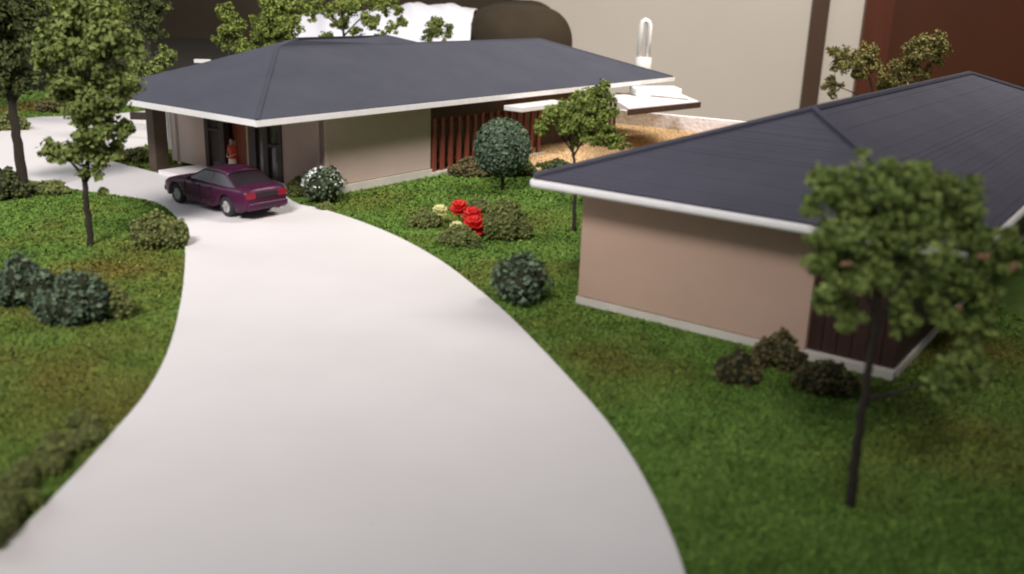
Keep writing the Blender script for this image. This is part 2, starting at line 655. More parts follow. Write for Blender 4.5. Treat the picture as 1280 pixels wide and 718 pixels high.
# lawn sheet: gently lumpy
def lawn():
    xs = np.arange(-38, 26.01, 0.5)
    ys = np.arange(2, 60.6, 0.5)
    X, Y = np.meshgrid(xs, ys)
    k = inside(X.ravel(), Y.ravel(), [(a * 0.9999, c * 0.9999 + 0.003) for a, c in BOARD]).reshape(X.shape)
    Z = -0.012 + 0.010 * np.sin(X * 1.7 + np.sin(Y)) * np.sin(Y * 1.3)
    nx = len(xs)
    v = np.stack([X.ravel(), Y.ravel(), Z.ravel()], 1)
    f = []
    for j in range(len(ys) - 1):
        for i in range(nx - 1):
            if k[j, i] and k[j, i + 1] and k[j + 1, i] and k[j + 1, i + 1]:
                q = j * nx + i
                f.append((q, q + 1, q + nx + 1, q + nx))
    return mesh_obj('lawn', v, f, M['lawn'], None, True)


tag(lawn(), kind='structure')

# driveway sheet of white card
right_edge = [(872, 770), (855, 718), (840, 675), (815, 620), (785, 567), (750, 519), (710, 474), (670, 431), (630, 391), (590, 357), (550, 327), (500, 299), (455, 280), (420, 268), (395, 261), (372, 256), (352, 243)]
left_edge = [(-60, 725), (0, 689), (80, 611), (140, 545), (185, 490), (214, 430), (229, 360), (231, 305), (222, 275), (196, 254), (150, 245), (92, 237), (40, 226), (0, 215), (-80, 200)]
re_ = spline([G(x, y) for x, y in right_edge], 5)
le_ = spline([G(x, y) for x, y in left_edge], 5)
WHITE = [p.xy for p in re_]
WHITE += [G(300, 222).xy, G(198, 218).xy, G(190, 216).xy, G(140, 203).xy, G(120, 196).xy, G(150, 189).xy, G(192, 182).xy, Vector((-13.6, 44.0)), Vector((-12.5, 50)), Vector((-15, 55)), Vector((-19, 54)), G(120, 146).xy, G(55, 147).xy, G(22, 150).xy, G(12, 160).xy, G(0, 166).xy, G(-90, 176).xy]
WHITE += [p.xy for p in reversed(le_)]
dr = MB().prism([(p.x, p.y, -0.02) for p in WHITE], (0, 0, 0.065))
dr = dr.build('driveway', M['drive'])
if dr.data.polygons[1].normal.z < 0:
    dr.data.flip_normals()
tag(dr, kind='structure')

# ---------------------------------------------------------------- main house
EZ = 2.8
dR = Vector((0.596, 0.803, 0)).normalized()
dL = Vector((-dR.y, dR.x, 0))
UP = Vector((0, 0, 1))
C0 = G(322, 158, EZ)
EZ = 3.0
C0.z = EZ
TAN = 0.341
HW = 4.9
LEN = 26.2
Lc = C0 + dL * 9.6
Rc = C0 + dR * LEN
Rb = Rc + dL * 9.8
n_left = (UP - dR * TAN).normalized()
h1 = C0 + dR * HW + dL * HW + UP * (TAN * HW)
h2 = C0 + dR * (LEN - HW) + dL * HW + UP * (TAN * HW)
K = on_plane(248, 80, C0, n_left)
h5 = on_plane(373, 47, C0, n_left)
pr = C0 + dL * HW + UP * (TAN * HW)


def ridge_at(px):
    # point of the front ridge line above pixel column px
    d = (h2 - h1).normalized()
    best = min((abs(proj(h1 + d * s)[0] - px), s) for s in [i * 0.05 for i in range(0, 340)])
    return h1 + d * best[1]


def proj(q):
    v = Vector(q) - CAM
    cp, sp = math.cos(PITCH), math.sin(PITCH)
    dep, up = cp * v.y - sp * v.z, sp * v.y + cp * v.z
    u2, v2 = F_PX * v.x / dep, -F_PX * up / dep
    c, s = math.cos(ROLL), math.sin(ROLL)
    return c * u2 - s * v2 + 640, s * u2 + c * v2 + 359


q_ = ridge_at(372)
r_ = ridge_at(528)
h6 = h5 + dR * 5.0 + dL * 0.3
W0 = G(407, 246)
hs = thing('long_house_model', (W0.x - 4, W0.y + 8, 0), 'long taupe house model with dark hipped roof and open entrance porch', 'house')


def slab_faces(mb, pts, th):
    """a roof panel: top polygon and its underside th lower"""
    a = [Vector(p) for p in pts]
    nn = (a[1] - a[0]).cross(a[2] - a[0])
    if nn.z < 0:
        a = a[::-1]
    n = len(a)
    lo = [p - UP * th for p in a]
    mb.add(a + lo, [tuple(range(n)), tuple(range(2 * n - 1, n - 1, -1))] + [((i + 1) % n, i, n + i, n + (i + 1) % n) for i in range(n)])


TH = 0.10
for pts in ([C0, Rc, h2, h1], [Rc, Rb, h2]):
    mb = MB()
    slab_faces(mb, pts, TH)
    mb.build('roof_panel', M['roof_main'], hs)
mb = MB()
slab_faces(mb, [Lc, C0, h1, h5, K], TH)
mb.build('roof_panel', M['roof_main'], hs)
mb = MB()
slab_faces(mb, [h1 + UP * .01, q_ + UP * .01, h5], TH)
mb.build('roof_panel', M['roof_main'], hs)
mb = MB()
slab_faces(mb, [q_, r_, h6, h5], TH)
mb.build('roof_panel', M['roof_main'], hs)
Kb = K + dR * 3 + dL * 3.5 + UP * (EZ - K.z)
hb = Vector(h6) + dL * 7 + dR * 3
hb.z = EZ
mb = MB()
slab_faces(mb, [K, h5, h6, hb, Kb], TH)
mb.build('roof_panel', M['roof_main'], hs)
mb = MB()
slab_faces(mb, [h6, r_, h2, Rb, hb], TH)
mb.build('roof_panel', M['roof_main'], hs)

# ridge and hip caps, hanging in a slightly raised line
for a, c in ((C0, h1), (h1, h2), (h2, Rc)):
    a, c = Vector(a), Vector(c)
    e = (c - a).normalized()
    MB().tube([a - UP * 0.02, (a + c) / 2 - UP * 0.02, c - UP * 0.02], [0.075] * 3, 6).build('ridge_cap', M['roof_main'], hs)


def fascia(a, c, parent, out, h=0.18, th=0.10, drop=0.03, name='fascia_board'):
    a, c = Vector(a), Vector(c)
    o = MB().box(a - UP * (h + drop) - out * 0.02, c - a, out * th, UP * h).build(name, M['fascia'], parent)
    return o


fascia(C0 - dR * .10, Rc + dR * .1, hs, -dL)
fascia(Lc, C0 - dL * 0.02, hs, -dR)
fascia(Rc + dL * .02, Rb, hs, dR)
fascia(Lc, K - UP * (K.z - EZ), hs, dL, 0.3)
# the short end of the rear eave that shows as a white chip
ch_ = D(252, 79, K.y + 0.8)
MB().box(ch_ - Vector((0.28, 0, 0)), (0.56, 0.1, 0), (-.02, 0.2, 0), UP * 0.12).build('fascia_board', M['fascia'], hs)
# soffit
sf = MB()
sf.box(C0 - UP * 0.235 + dR * .12 + dL * .12, dR * (LEN - .2), dL * 9.3, UP * 0.05)
sf.build('soffit', M['soffit'], hs)
WT = EZ - 0.24


def wall_box(p, along, length, z0, z1, th, back, mat, name, parent):
    return MB().box(Vector(p) + UP * z0, along * length, back * th, UP * (z1 - z0)).build(name, mat, parent)


PL = 0.32
front_len = (G(541, 221.4) - W0).dot(dR)
wall_box(W0, dR, front_len, PL, WT, 0.25, dL, M['wall_main'], 'front_wall', hs)
wall_box(W0 - dL * 0.06 - dR * 0.06, dR, front_len + 0.1, 0.0, PL - 0.03, 0.3, dL, M['plinth'], 'plinth', hs)
# front wall beyond the slatted screen, set back
wall_box(W0 + dR * front_len + dL * 1.3, dR, 12.0, 0.0, WT, 0.25, dL, M['panel_dark'], 'rear_wall', hs)


# entrance facade, running from W0 along dL
def fac(px, py=190):
    p = on_plane(px, py, W0, dR)
    return (p - W0).dot(dL)


def fpiece(px_a, px_b, z0, z1, mat, name, proud=0.0, th=0.18, parent=None):
    s0, s1 = fac(px_a), fac(px_b)
    s0, s1 = min(s0, s1), max(s0, s1)
    return MB().box(W0 + dL * s0 + UP * z0 - dR * proud, dL * (s1 - s0), dR * th, UP * (z1 - z0)).build(name, mat, parent or hs)


fpiece(353, 406.5, 0.12, WT, M['wall_main'], 'entrance_wall')
fpiece(215, 258, 0.12, WT, M['wall_main'], 'entrance_wall')
for a, c in ((258, 262.5), (276, 282), (312, 321), (330, 336), (349, 353)):
    fpiece(a, c, 0.12, WT, M['frame'], 'post', 0.05, 0.25)
w1 = fpiece(262.5, 276, 0.12, WT, M['glass'], 'window', -0.05, 0.08)
fpiece(262.5, 276, 1.55, 1.67, M['frame'], 'transom', 0.03, 0.12, w1)
w2 = fpiece(321, 330, 0.12, WT, M['glass'], 'window', -0.05, 0.08)
w3 = fpiece(336, 349, 0.12, WT, M['glass'], 'window', -0.05, 0.08)
fpiece(336, 349, 1.35, 1.47, M['frame'], 'transom', 0.03, 0.12, w3)
dd = fpiece(282, 309, 0.14, WT - .05, M['door_red'], 'entrance_door', -0.35, 0.08)
fpiece(309, 312, 0.14, WT, M['brass'], 'door_frame', 0.02, 0.15)
fpiece(284.2, 285.4, 1.0, 1.3, M['rim'], 'handle', -0.31, 0.05, dd)
# inside of the house: dark back so the facade reads closed
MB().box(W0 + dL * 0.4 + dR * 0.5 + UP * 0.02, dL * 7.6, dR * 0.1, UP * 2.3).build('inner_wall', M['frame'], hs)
MB().box(W0 + dL * 8.25 + UP * 0.02, dR * 7, dL * 0.2, UP * 2.38).build('end_wall', M['wall_main'], hs)

# porch slab with a step
pc = G(198, 218.5)
s_end = (pc - W0).dot(dL)
d_front = (W0 - pc).dot(dR)
o = MB().box(W0 + dL * 1.2 - dR * d_front, dL * (s_end - 1.2), dR * (d_front + 0.3), UP * 0.17).build('porch_slab', M['porch'], hs)
bevel(o, 0.02, 1)
# columns of the porch
cb = G(201, 213)
for (off, w, mat) in ((Vector((0, 0, 0)), 0.46, M['column']),):
    MB().box(cb - dL * 0.05 - dR * 0.2, dL * w, dR * w * 1.2, UP * WT).build('column', mat, hs)
cp_ = D(211.5, 168, cb.y + 0.25)
MB().box((cp_.x - .07, cp_.y, 0.75), (0.14, 0, 0), (0, 0.14, 0), (0, 0, WT - 0.75)).build('downpipe', M['fascia'], hs)
bx_ = D(176, 147, cb.y + 4.2)
MB().box((bx_.x - .45, bx_.y, bx_.z - 0.1), (0.9, 0, 0), (0, .3, 0), (0, 0, 0.28)).build('eave_bracket', M['frame'], hs)

# slatted screen
B0 = W0 + dR * front_len
s_f = (on_plane(677, 180, W0, dL) - B0).dot(dR)
fence = thing('slatted_screen', B0 + dR * (s_f / 2), 'red brown screen of upright wooden slats beside the taupe wall', 'screen')
NS = 15
sl = None
for i in range(NS):
    s = (i + 0.5) / NS * s_f
    jitter = random.uniform(-0.03, 0.03)
    base = B0 + dR * (s + jitter) + UP * 0.16
    if sl is None:
        m = MB().box(base - dR * 0.11 - dL * 0.02, dR * 0.22, dL * 0.10, UP * 2.06)
        sl = m.build('slat', M['slat'], fence)
        sl0 = base.copy()
        bevel(sl, 0.02, 1)
    else:
        k = sl.copy()
        COL.objects.link(k)
        k.parent = fence
        k.location = base - sl0 + UP * random.uniform(-0.05, 0.05)
        k.rotation_euler.z = 0
MB().box(B0 + dL * 0.17 + UP * 0.45, dR * s_f, dL * 0.08, UP * 0.14).build('rail', M['slat'], fence)
MB().box(B0 + dL * 0.17 + UP * 1.95, dR * s_f, dL * 0.08, UP * 0.14).build('rail', M['slat'], fence)
MB().box(B0 - dL * 0.12 + UP * 0.0, dR * s_f, dL * 0.34, UP * 0.15).build('sill', M['plinth'], fence)

# white beam behind the screen
wb = G(652, 141, 2.35)
o = MB().box(wb, dR * 3.4, dL * 0.9, UP * 0.20).build('white_beam', M['fascia'])
bevel(o, 0.02, 1)

# flat canopy beyond the screen
can = thing('flat_canopy', (4.4, 43.8, 0), 'low flat white canopy projecting beyond the long roof, its underside shade a brown edge strip', 'canopy')
T_ = G(874, 127, 2.4)
N_ = G(786, 136, 2.4)
ax = (T_ - N_)
axd = ax.normalized()
axn = Vector((-axd.y, axd.x, 0))
F_ = G(839, 112, 2.4)
wv = F_ - T_
wn = wv.normalized()
slab = MB().prism([N_ - UP * .1, T_ - UP * .1, F_ - UP * .1, N_ + wv - UP * .1], UP * 0.10).build('canopy_slab', M['fascia'], can)
MB().box(N_ - UP * 0.27 - wn * 0.12 - axd * .1, ax + axd * 0.2, wn * 0.11, UP * 0.24).build('edge_shade_board', M['brown_trim_shade'], can)  # brown strip stands in for the shaded underside of the canopy edge
MB().box(T_ - UP * 0.27 + axd * 0.01 + wn * .02, wv, axd * 0.1, UP * 0.24).build('edge_shade_board', M['brown_trim_shade'], can)
b0, b1 = G(795, 121, 2.405), G(852, 120.5, 2.405)
MB().box(G(770, 117, 2.403), G(860, 125, 2.403) - G(770, 117, 2.403), wn * 0.10, UP * 0.03).build('roof_seam', M['brown_trim_shade'], can)
o = MB().box(b0, b1 - b0, wv * 0.3, UP * 0.34).build('raised_panel', M['fascia'], can)
bevel(o, 0.03, 1)
for p in (N_ + wv * 0.75 + axd * 0.3, N_ + wv * 0.95 + axd * 0.3):
    MB().box((p.x - .07, p.y - .07, 0), (0.14, 0, 0), (0, 0.14, 0), (0, 0, 2.3)).build('post', M['brown_trim_shade'], can)
wbobj = bpy.data.objects['white_beam']
wbobj.parent = can
wbobj.location = -wloc(can)

# gravel terrace and retaining wall
rw0, rw1 = G(775, 157), G(880, 168)
rd = (rw1 - rw0).normalized()
rw_s = rw0 - rd * 2.0
rn = Vector((-rd.y, rd.x, 0))
rl = 11.8
o = MB().box(rw_s, rd * rl, rn * 0.42, UP * 0.82).build('retaining_wall', M['speckle'])
tag(o, 'low white speckled retaining wall behind the ochre gravel terrace', 'wall')
gr_poly = [B0 + dR * s_f + dL * 1.0, G(672, 214), G(700, 215), Vector((6, 36, 0)), rw_s + rd * rl - rn * 0.02, rw_s - rn * 0.02]
MB().prism([(p.x, p.y, -0.01) for p in gr_poly], (0, 0, 0.05)).build('gravel_terrace', M['gravel_bed'])
tag(bpy.data.objects['gravel_terrace'], kind='structure')


# ---------------------------------------------------------------- scattered little pieces
def scatter_pieces(pos, size, kind='leaf', orient=None, up_bias=0.0):
    """numpy soup of folded leaves / grains"""
    n = len(pos)
    if np.isscalar(size):
        size = np.full(n, size)
    sz = size * rng.uniform(0.6, 1.35, n)
    if orient is None:
        nrm = rng.normal(size=(n, 3))
    else:
        nrm = orient + rng.normal(size=(n, 3)) * 0.55
    nrm[:, 2] += up_bias
    nrm /= np.linalg.norm(nrm, axis=1)[:, None] + 1e-9
    a = np.cross(nrm, rng.normal(size=(n, 3)))
    a /= np.linalg.norm(a, axis=1)[:, None] + 1e-9
    c = np.cross(nrm, a)
    s = sz[:, None]
    if kind == 'leaf':       # folded rhombus
        p0 = pos - a * s * 0.5
        p1 = pos + c * s * 0.34 + nrm * s * 0.12
        p2 = pos + a * s * 0.5
        p3 = pos - c * s * 0.34 + nrm * s * 0.12
        v = np.stack([p0, p1, p2, p3], 1).reshape(-1, 3)
        b = np.arange(n)[:, None] * 4
        f = np.concatenate([b + np.array([[0, 2, 1]]), b + np.array([[0, 3, 2]])], 0)
    else:                     # grain: octahedron
        k = [pos + a * s * .5, pos - a * s * .5, pos + c * s * .42, pos - c * s * .42, pos + nrm * s * .36, pos - nrm * s * .36]
        v = np.stack(k, 1).reshape(-1, 3)
        b = np.arange(n)[:, None] * 6
        t = [(0, 2, 4), (2, 1, 4), (1, 3, 4), (3, 0, 4), (2, 0, 5), (1, 2, 5), (3, 1, 5), (0, 3, 5)]
        f = np.concatenate([b + np.array([q]) for q in t], 0)
    return v, f


def join(parts):
    vs, fs, n = [], [], 0
    for v, f in parts:
        vs.append(v)
        fs.append(f + n)
        n += len(v)
    return np.concatenate(vs), np.concatenate(fs)


# gravel
gp = np.array([(p.x, p.y) for p in gr_poly])
k = 26000
X = rng.uniform(gp[:, 0].min(), gp[:, 0].max(), k)
Y = rng.uniform(gp[:, 1].min(), gp[:, 1].max(), k)
ok = inside(X, Y, gp)
v, f = scatter_pieces(np.stack([X[ok], Y[ok], np.full(ok.sum(), 0.06)], 1), 0.15, 'grain')
o = mesh_obj('gravel', v, f, M['gravel'])
tag(o, 'ochre gravel spread in front of the speckled wall', 'gravel', kind='stuff')

# ---------------------------------------------------------------- side house (right)
EZ2 = 2.8
CL = G(667, 231, EZ2)
fd = (G(1012, 290, EZ2) - CL)
EZ2 = 2.97
TAN2 = 0.346
CL.z = EZ2
fd.z = 0
fd.normalize()
sd = Vector((-fd.y, fd.x, 0))
FL = 9.2
CR = CL + fd * FL
apex = CL + fd * (FL / 2) + sd * (FL / 2) + UP * (TAN2 * FL / 2)
RIDGE = 17.0
apex2 = apex + sd * RIDGE
CRb = CR + sd * (RIDGE + FL)
CLb = CL + sd * (RIDGE + FL)
wb0 = G(722, 379)
wl_dir = fd
h2s = thing('side_house_model', (wb0 + fd * 3 + sd * 8), 'beige pink house model with ribbed slate roof beside the lawn', 'house')


def courses(a, c, top_a, top_c, n, name):
    """lapped courses climbing from eave edge a-c to top edge top_a-top_c, one piece each"""
    a, c, top_a, top_c = (Vector(p) for p in (a, c, top_a, top_c))
    nn = (c - a).cross(top_a - a)
    if nn.z < 0:
        nn = -nn
    nn.normalize()
    for i in range(n):
        t0, t1 = i / n, (i + 1) / n
        p0, p1 = a.lerp(top_a, t0), c.lerp(top_c, t0)
        q0, q1 = a.lerp(top_a, t1), c.lerp(top_c, t1)
        lift = 0.007 + random.uniform(-0.005, 0.005)
        vsx = [p0 + nn * lift, p1 + nn * lift, q1 + nn * 0.004, q0 + nn * 0.004]
        lo = [p - nn * 0.07 for p in (p0, p1, q1, q0)]
        MB().add(vsx + lo, [(0, 1, 2, 3), (7, 6, 5, 4), (0, 4, 5, 1), (1, 5, 6, 2), (2, 6, 7, 3), (3, 7, 4, 0)]).build(name, M['roof_side'], h2s)


courses(CL, CR, apex - fd * .03, apex + fd * .03, 30, 'roof_course')
courses(CR, CRb, apex, apex2, 30, 'roof_course')
mb = MB()
slab_faces(mb, [CL, apex, apex2, CLb], 0.1)
mb.build('roof_panel', M['roof_side'], h2s)
mb = MB()
slab_faces(mb, [CLb, apex2, CRb], 0.1)
mb.build('roof_panel', M['roof_side'], h2s)
for a, c in ((CL, apex), (CR, apex), (apex, apex2), (apex2, CRb)):
    a, c = Vector(a), Vector(c)
    MB().tube([a + UP * 0.02, (a + c) / 2 + UP * 0.02, c + UP * 0.02], [0.09] * 3, 6).build('ridge_cap', M['roof_side'], h2s)


def round_fascia(a, c, out, parent):
    a, c = Vector(a), Vector(c)
    m = MB()
    e = c - a
    prof = [(0.0, -0.215), (0.07, -0.205), (0.10, -0.16), (0.10, -0.09), (0.07, -0.045), (0.0, -0.04)]
    v = [a + out * x + UP * z for x, z in prof] + [a + e + out * x + UP * z for x, z in prof]
    n = len(prof)
    f = [(i, (i + 1) % n, n + (i + 1) % n, n + i) for i in range(n)] + [tuple(range(n - 1, -1, -1)), tuple(range(n, 2 * n))]
    return m.add(v, f).build('gutter_board', M['fascia'], parent, False)


o = round_fascia(CL - fd * 0.02, CR + fd * 0.10, -sd, h2s)
o = round_fascia(CR + sd * 0.02, CRb, fd, h2s)
o = round_fascia(CL, CLb, -fd, h2s)
MB().box(CL + sd * 0.05 + fd * 0.05 - UP * 0.245, fd * (FL - .1), sd * (RIDGE + FL - .1), UP * 0.05).build('soffit', M['soffit'], h2s)
WT2 = EZ2 - 0.25
wc = G(1120, 469)
f_len = (wc - wb0).dot(fd)
b_end = (on_plane(1013, 380, wb0, sd) - wb0).dot(fd)
PL2 = 0.20
MB().box(wb0 + UP * PL2, fd * b_end, sd * 0.25, UP * (WT2 - PL2)).build('front_wall', M['wall_side'], h2s)
MB().box(wb0 + UP * (WT2 - 0.16) - sd * 0.05 - fd * .05, fd * (b_end + .05), sd * 0.05, UP * 0.155).build('wall_frieze', M['soffit'], h2s)
MB().box(wb0 + UP * 0.004 - sd * 0.05 - fd * 0.03, fd * (f_len + 0.06), sd * 0.3, UP * (PL2 - 0.03)).build('plinth', M['plinth'], h2s)
for i in range(6):
    w = (f_len - b_end) / 6
    MB().box(wb0 + UP * PL2 + fd * (b_end + i * w + .01) + sd * 0.12, fd * (w - 0.02), sd * 0.12, UP * (WT2 - PL2)).build('timber_board', M['timber'], h2s)
MB().box(wb0 + UP * PL2 + fd * b_end + sd * .255, fd * (f_len - b_end), sd * .1, UP * (WT2 - PL2)).build('inner_wall', M['frame'], h2s)
c1 = wb0 + fd * f_len
SL = RIDGE + FL - 2.4
MB().box(c1 + UP * PL2 - fd * 0.25 + sd * 0.36, fd * 0.25, sd * (SL - .4), UP * (WT2 - PL2)).build('side_wall', M['timber'], h2s)
MB().box(c1 + UP * 0.004 + sd * 0.26 - fd * .2, sd * SL, fd * 0.26, UP * (PL2 - 0.03)).build('plinth', M['plinth'], h2s)
MB().box(wb0 + UP * 0.02 + sd * 0.26, sd * SL, fd * 0.25, UP * (WT2 - .02)).build('side_wall', M['wall_side'], h2s)
MB().box(wb0 + UP * 0.02 + sd * (SL + .3), fd * f_len, sd * 0.25, UP * (WT2 - .02)).build('rear_wall', M['wall_side'], h2s)

# ---------------------------------------------------------------- grass fibres
HOUSE1 = [W0 - dR * (d_front), W0 + dR * 24, W0 + dR * 24 + dL * 8.6, W0 + dL * 8.6 - dR * d_front]
HOUSE2 = [wb0, wb0 + fd * f_len, wb0 + fd * f_len + sd * SL, wb0 + sd * SL]


def shrink_test(X, Y):
    bad = inside(X, Y, [(p.x, p.y) for p in WHITE]) | inside(X, Y, [(p.x, p.y) for p in gr_poly])
    bad |= inside(X, Y, [(p.x, p.y) for p in HOUSE1]) | inside(X, Y, [(p.x, p.y) for p in HOUSE2])
    bad |= ~inside(X, Y, BOARD)
    return ~bad


def blades(n, x0, x1, y0, y1, ln):
    X, Y = rng.uniform(x0, x1, n), rng.uniform(y0, y1, n)
    ok = shrink_test(X, Y)
    X, Y = X[ok], Y[ok]
    n = len(X)
    h = rng.uniform(0, 2 * np.pi, n)
    L_ = ln * rng.uniform(0.5, 1.3, n)
    lean = rng.uniform(0.9, 1.5, n)
    d = np.stack([np.cos(h) * np.sin(lean), np.sin(h) * np.sin(lean), np.cos(lean)], 1)
    s = np.stack([-np.sin(h), np.cos(h), np.zeros(n)], 1) * (L_ * 0.24)[:, None]
    p = np.stack([X, Y, np.full(n, -0.006)], 1)
    tip = p + d * L_[:, None]
    mid = p + d * (L_ * .5)[:, None]
    v = np.stack([p, mid + s, tip, mid - s], 1).reshape(-1, 3)
    b = np.arange(n)[:, None] * 4
    f = np.concatenate([b + np.array([[0, 1, 2]]), b + np.array([[0, 2, 3]])], 0)
    return v, f


parts = [blades(380000, -12, 14, 8.5, 20, 0.078),
         blades(270000, -16, 12, 20, 32, 0.10),
         blades(120000, -22, 8, 32, 46, 0.13),
         blades(50000, -38, 0, 36, 60, 0.20)]
v, f = join(parts)
o = mesh_obj('grass', v, f, M['grass'])
tag(o, 'short green and brown model grass covering the lawns', 'grass', kind='stuff')


# ---------------------------------------------------------------- trees and shrubs
def ball_points(c, r, n, squash=0.85, shell=0.55):
    d = rng.normal(size=(n, 3))
    d /= np.linalg.norm(d, axis=1)[:, None]
    rad = (rng.uniform(0, 1, n) ** shell)
    # lumpy outline
    lump = 1 + 0.22 * np.sin(d[:, 0] * 5 + c[0] * 3) * np.cos(d[:, 1] * 4 + c[2] * 2) + 0.16 * np.sin(d[:, 2] * 7 + c[1])
    p = d * (rad * lump * r)[:, None]
    p[:, 2] *= squash
    return p + np.array(c), d


def tree(name, label, Y, trunk, limbs, clumps, mat, leaf=0.20, dens=1.0, r0=0.14, bark='bark', group=None, ground=0.0, buds=0, fuzz=1.0):
    """trunk / limbs: pixel paths at the distance Y of the foot; clumps: (px, py, radius px, depth offset)"""
    leaf *= 0.66
    foot = D(*trunk[0], Y)
    foot.z = ground
    t = thing(name, foot, label, 'tree', group)
    tp = [foot - UP * 0.03] + [D(x, y, Y) for x, y in trunk[1:]]
    tp = spline(tp, 5)
    n = len(tp)
    tp = [p + Vector((random.uniform(-.02, .02), random.uniform(-.02, .02), 0)) if 0 < i < n - 1 else p for i, p in enumerate(tp)]
    rr = [r0 * (1.25 if i == 0 else 1.0) * (1 - 0.55 * i / (n - 1)) for i in range(n)]
    trunk_o = MB().tube(tp, rr, 8).build('trunk', M[bark], t, True)
    for path in limbs:
        pts = spline([D(x, y, Y + dy) for x, y, dy in path], 4)
        k = len(pts)
        MB().tube(pts, [r0 * 0.55 * (1 - 0.75 * i / (k - 1)) for i in range(k)], 6).build('limb', M[bark], trunk_o, True)
    parts = []
    centres = []
    for (x, y, rp, dy) in clumps:
        c = D(x, y, Y + dy)
        r = rp * (Y + dy) / F_PX * 1.04
        centres.append((c, r))
        # each clump is itself a handful of tufts
        nt_ = 12
        for k in range(nt_):
            dvec = Vector((random.gauss(0, 1), random.gauss(0, 1), random.gauss(0, .8))).normalized() * r * random.uniform(0.4, 1.0)
            q = c + dvec
            tr = r * random.uniform(0.23, 0.45)
            nl = int(dens * 34 * (tr / leaf) ** 1.6) + 10
            pos, dirs = ball_points((q.x, q.y, q.z), tr * fuzz, nl, 0.85, 0.5)
            parts.append(scatter_pieces(pos, leaf, 'leaf', dirs, 0.35))
        pos, dirs = ball_points((c.x, c.y, c.z), r * 0.8, int(dens * 6 * (r / leaf) ** 1.6), 0.85, 0.6)
        parts.append(scatter_pieces(pos, leaf * 1.2, 'leaf', dirs))
    v, f = join(parts)
    mesh_obj('crown', v, f, M[mat], t)
    if buds:
        for k in range(buds):
            c, r = random.choice(centres)
            dvec = Vector((random.uniform(-1, 1), random.uniform(-1, -.3), random.uniform(-.4, 1))).normalized() * r * 1.02
            pos = np.array([[*(c + dvec)]]).repeat(5, 0) + rng.normal(size=(5, 3)) * 0.03
            vv, ff = scatter_pieces(pos, 0.11, 'grain')
            mesh_obj('bud', vv, ff, M['bud'], t)
    return t


def shrub(name, label, px, py, rpx, hpx, mat, kind='leaf', leaf=0.16, dens=1.0, cat='shrub', group=None, core='core', flowers=None, lumps=5, round_=False, path=None, sink=0.15):
    """a bush whose foot is at pixel (px, py): half width rpx, height hpx in pixels"""
    foot = G(px, py)
    Y = foot.y
    k = Y / F_PX * 1.02
    r, h = rpx * k, hpx * k
    t = thing(name, foot, label, cat, group)
    parts = []
    cores = MB()
    balls = []
    if round_:
        balls.append((Vector((foot.x, foot.y + r * 0.5, h * 0.5)), r, h * 0.5))
    else:
        if path:
            for (qx, qy, rq, hq) in path:
                p = G(qx, qy)
                kk = p.y / F_PX
                balls.append((Vector((p.x, p.y + 0.2 * rq * kk, hq * kk * 0.42)), rq * kk, hq * kk * 0.55))
        else:
            balls.append((Vector((foot.x + random.uniform(-.12, .12) * r, foot.y + 0.42 * r, h * 0.42)), 0.60 * r, h * 0.50))
            for i in range(lumps + 1):
                a = 2 * math.pi * (i + random.uniform(-.25, .25)) / (lumps + 1)
                rr = r * random.uniform(0.34, 0.48)
                hh = h * random.uniform(0.24, 0.42)
                balls.append((Vector((foot.x + math.cos(a) * (r - rr * 0.75), foot.y + 0.42 * r + math.sin(a) * (r - rr) * 0.6, hh * (1 - sink))), rr, hh))
    for c, rr, hh in balls:
        bm = bmesh.new()
        bmesh.ops.create_icosphere(bm, subdivisions=3, radius=1.0)
        vs_, idx = [], {}
        for vv in bm.verts:
            d = vv.co.normalized()
            w = 0.84 + 0.08 * math.sin(d.x * 6 + c.x * 5) + 0.07 * math.sin(d.y * 7 + d.z * 5 + c.y)
            vs_.append((c.x + d.x * rr * w, c.y + d.y * rr * w, max(0.0, c.z + d.z * hh * w)))
        fs_ = [[vv.index for vv in ff.verts] for ff in bm.faces]
        bm.free()
        cores.add(vs_, fs_)
        n = int(dens * 9.0 * (rr * (rr + hh)) / (leaf * leaf)) + 20
        d = rng.normal(size=(n, 3))
        d /= np.linalg.norm(d, axis=1)[:, None]
        lump = 0.86 + 0.09 * np.sin(d[:, 0] * 6 + c.x * 5) + 0.08 * np.sin(d[:, 1] * 7 + d[:, 2] * 5 + c.y) + rng.uniform(-0.03, 0.16, n)
        pos = d * lump[:, None] * np.array([rr, rr, hh]) + np.array(c)
        pos = pos[pos[:, 2] > 0.0]
        dd_ = d[: len(pos)] if len(pos) == n else (pos - np.array(c))
        dd_ = dd_ / (np.linalg.norm(dd_, axis=1)[:, None] + 1e-9)
        parts.append(scatter_pieces(pos, leaf, kind, dd_, 0.2))
        if flowers:
            m_ = int(flowers * n * 0.05)
            d = rng.normal(size=(m_, 3))
            d[:, 2] = np.abs(d[:, 2])
            d[:, 0] -= 0.6
            d /= np.linalg.norm(d, axis=1)[:, None]
            pos = d * 1.03 * np.array([rr, rr, hh]) + np.array(c)
            vv, ff = scatter_pieces(pos, leaf * 0.75, 'leaf', d)
            mesh_obj('blossom', vv, ff, M['white_flower'], t)
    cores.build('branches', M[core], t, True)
    v, f = join(parts)
    mesh_obj('foliage', v, f, M[mat], t)
    return t


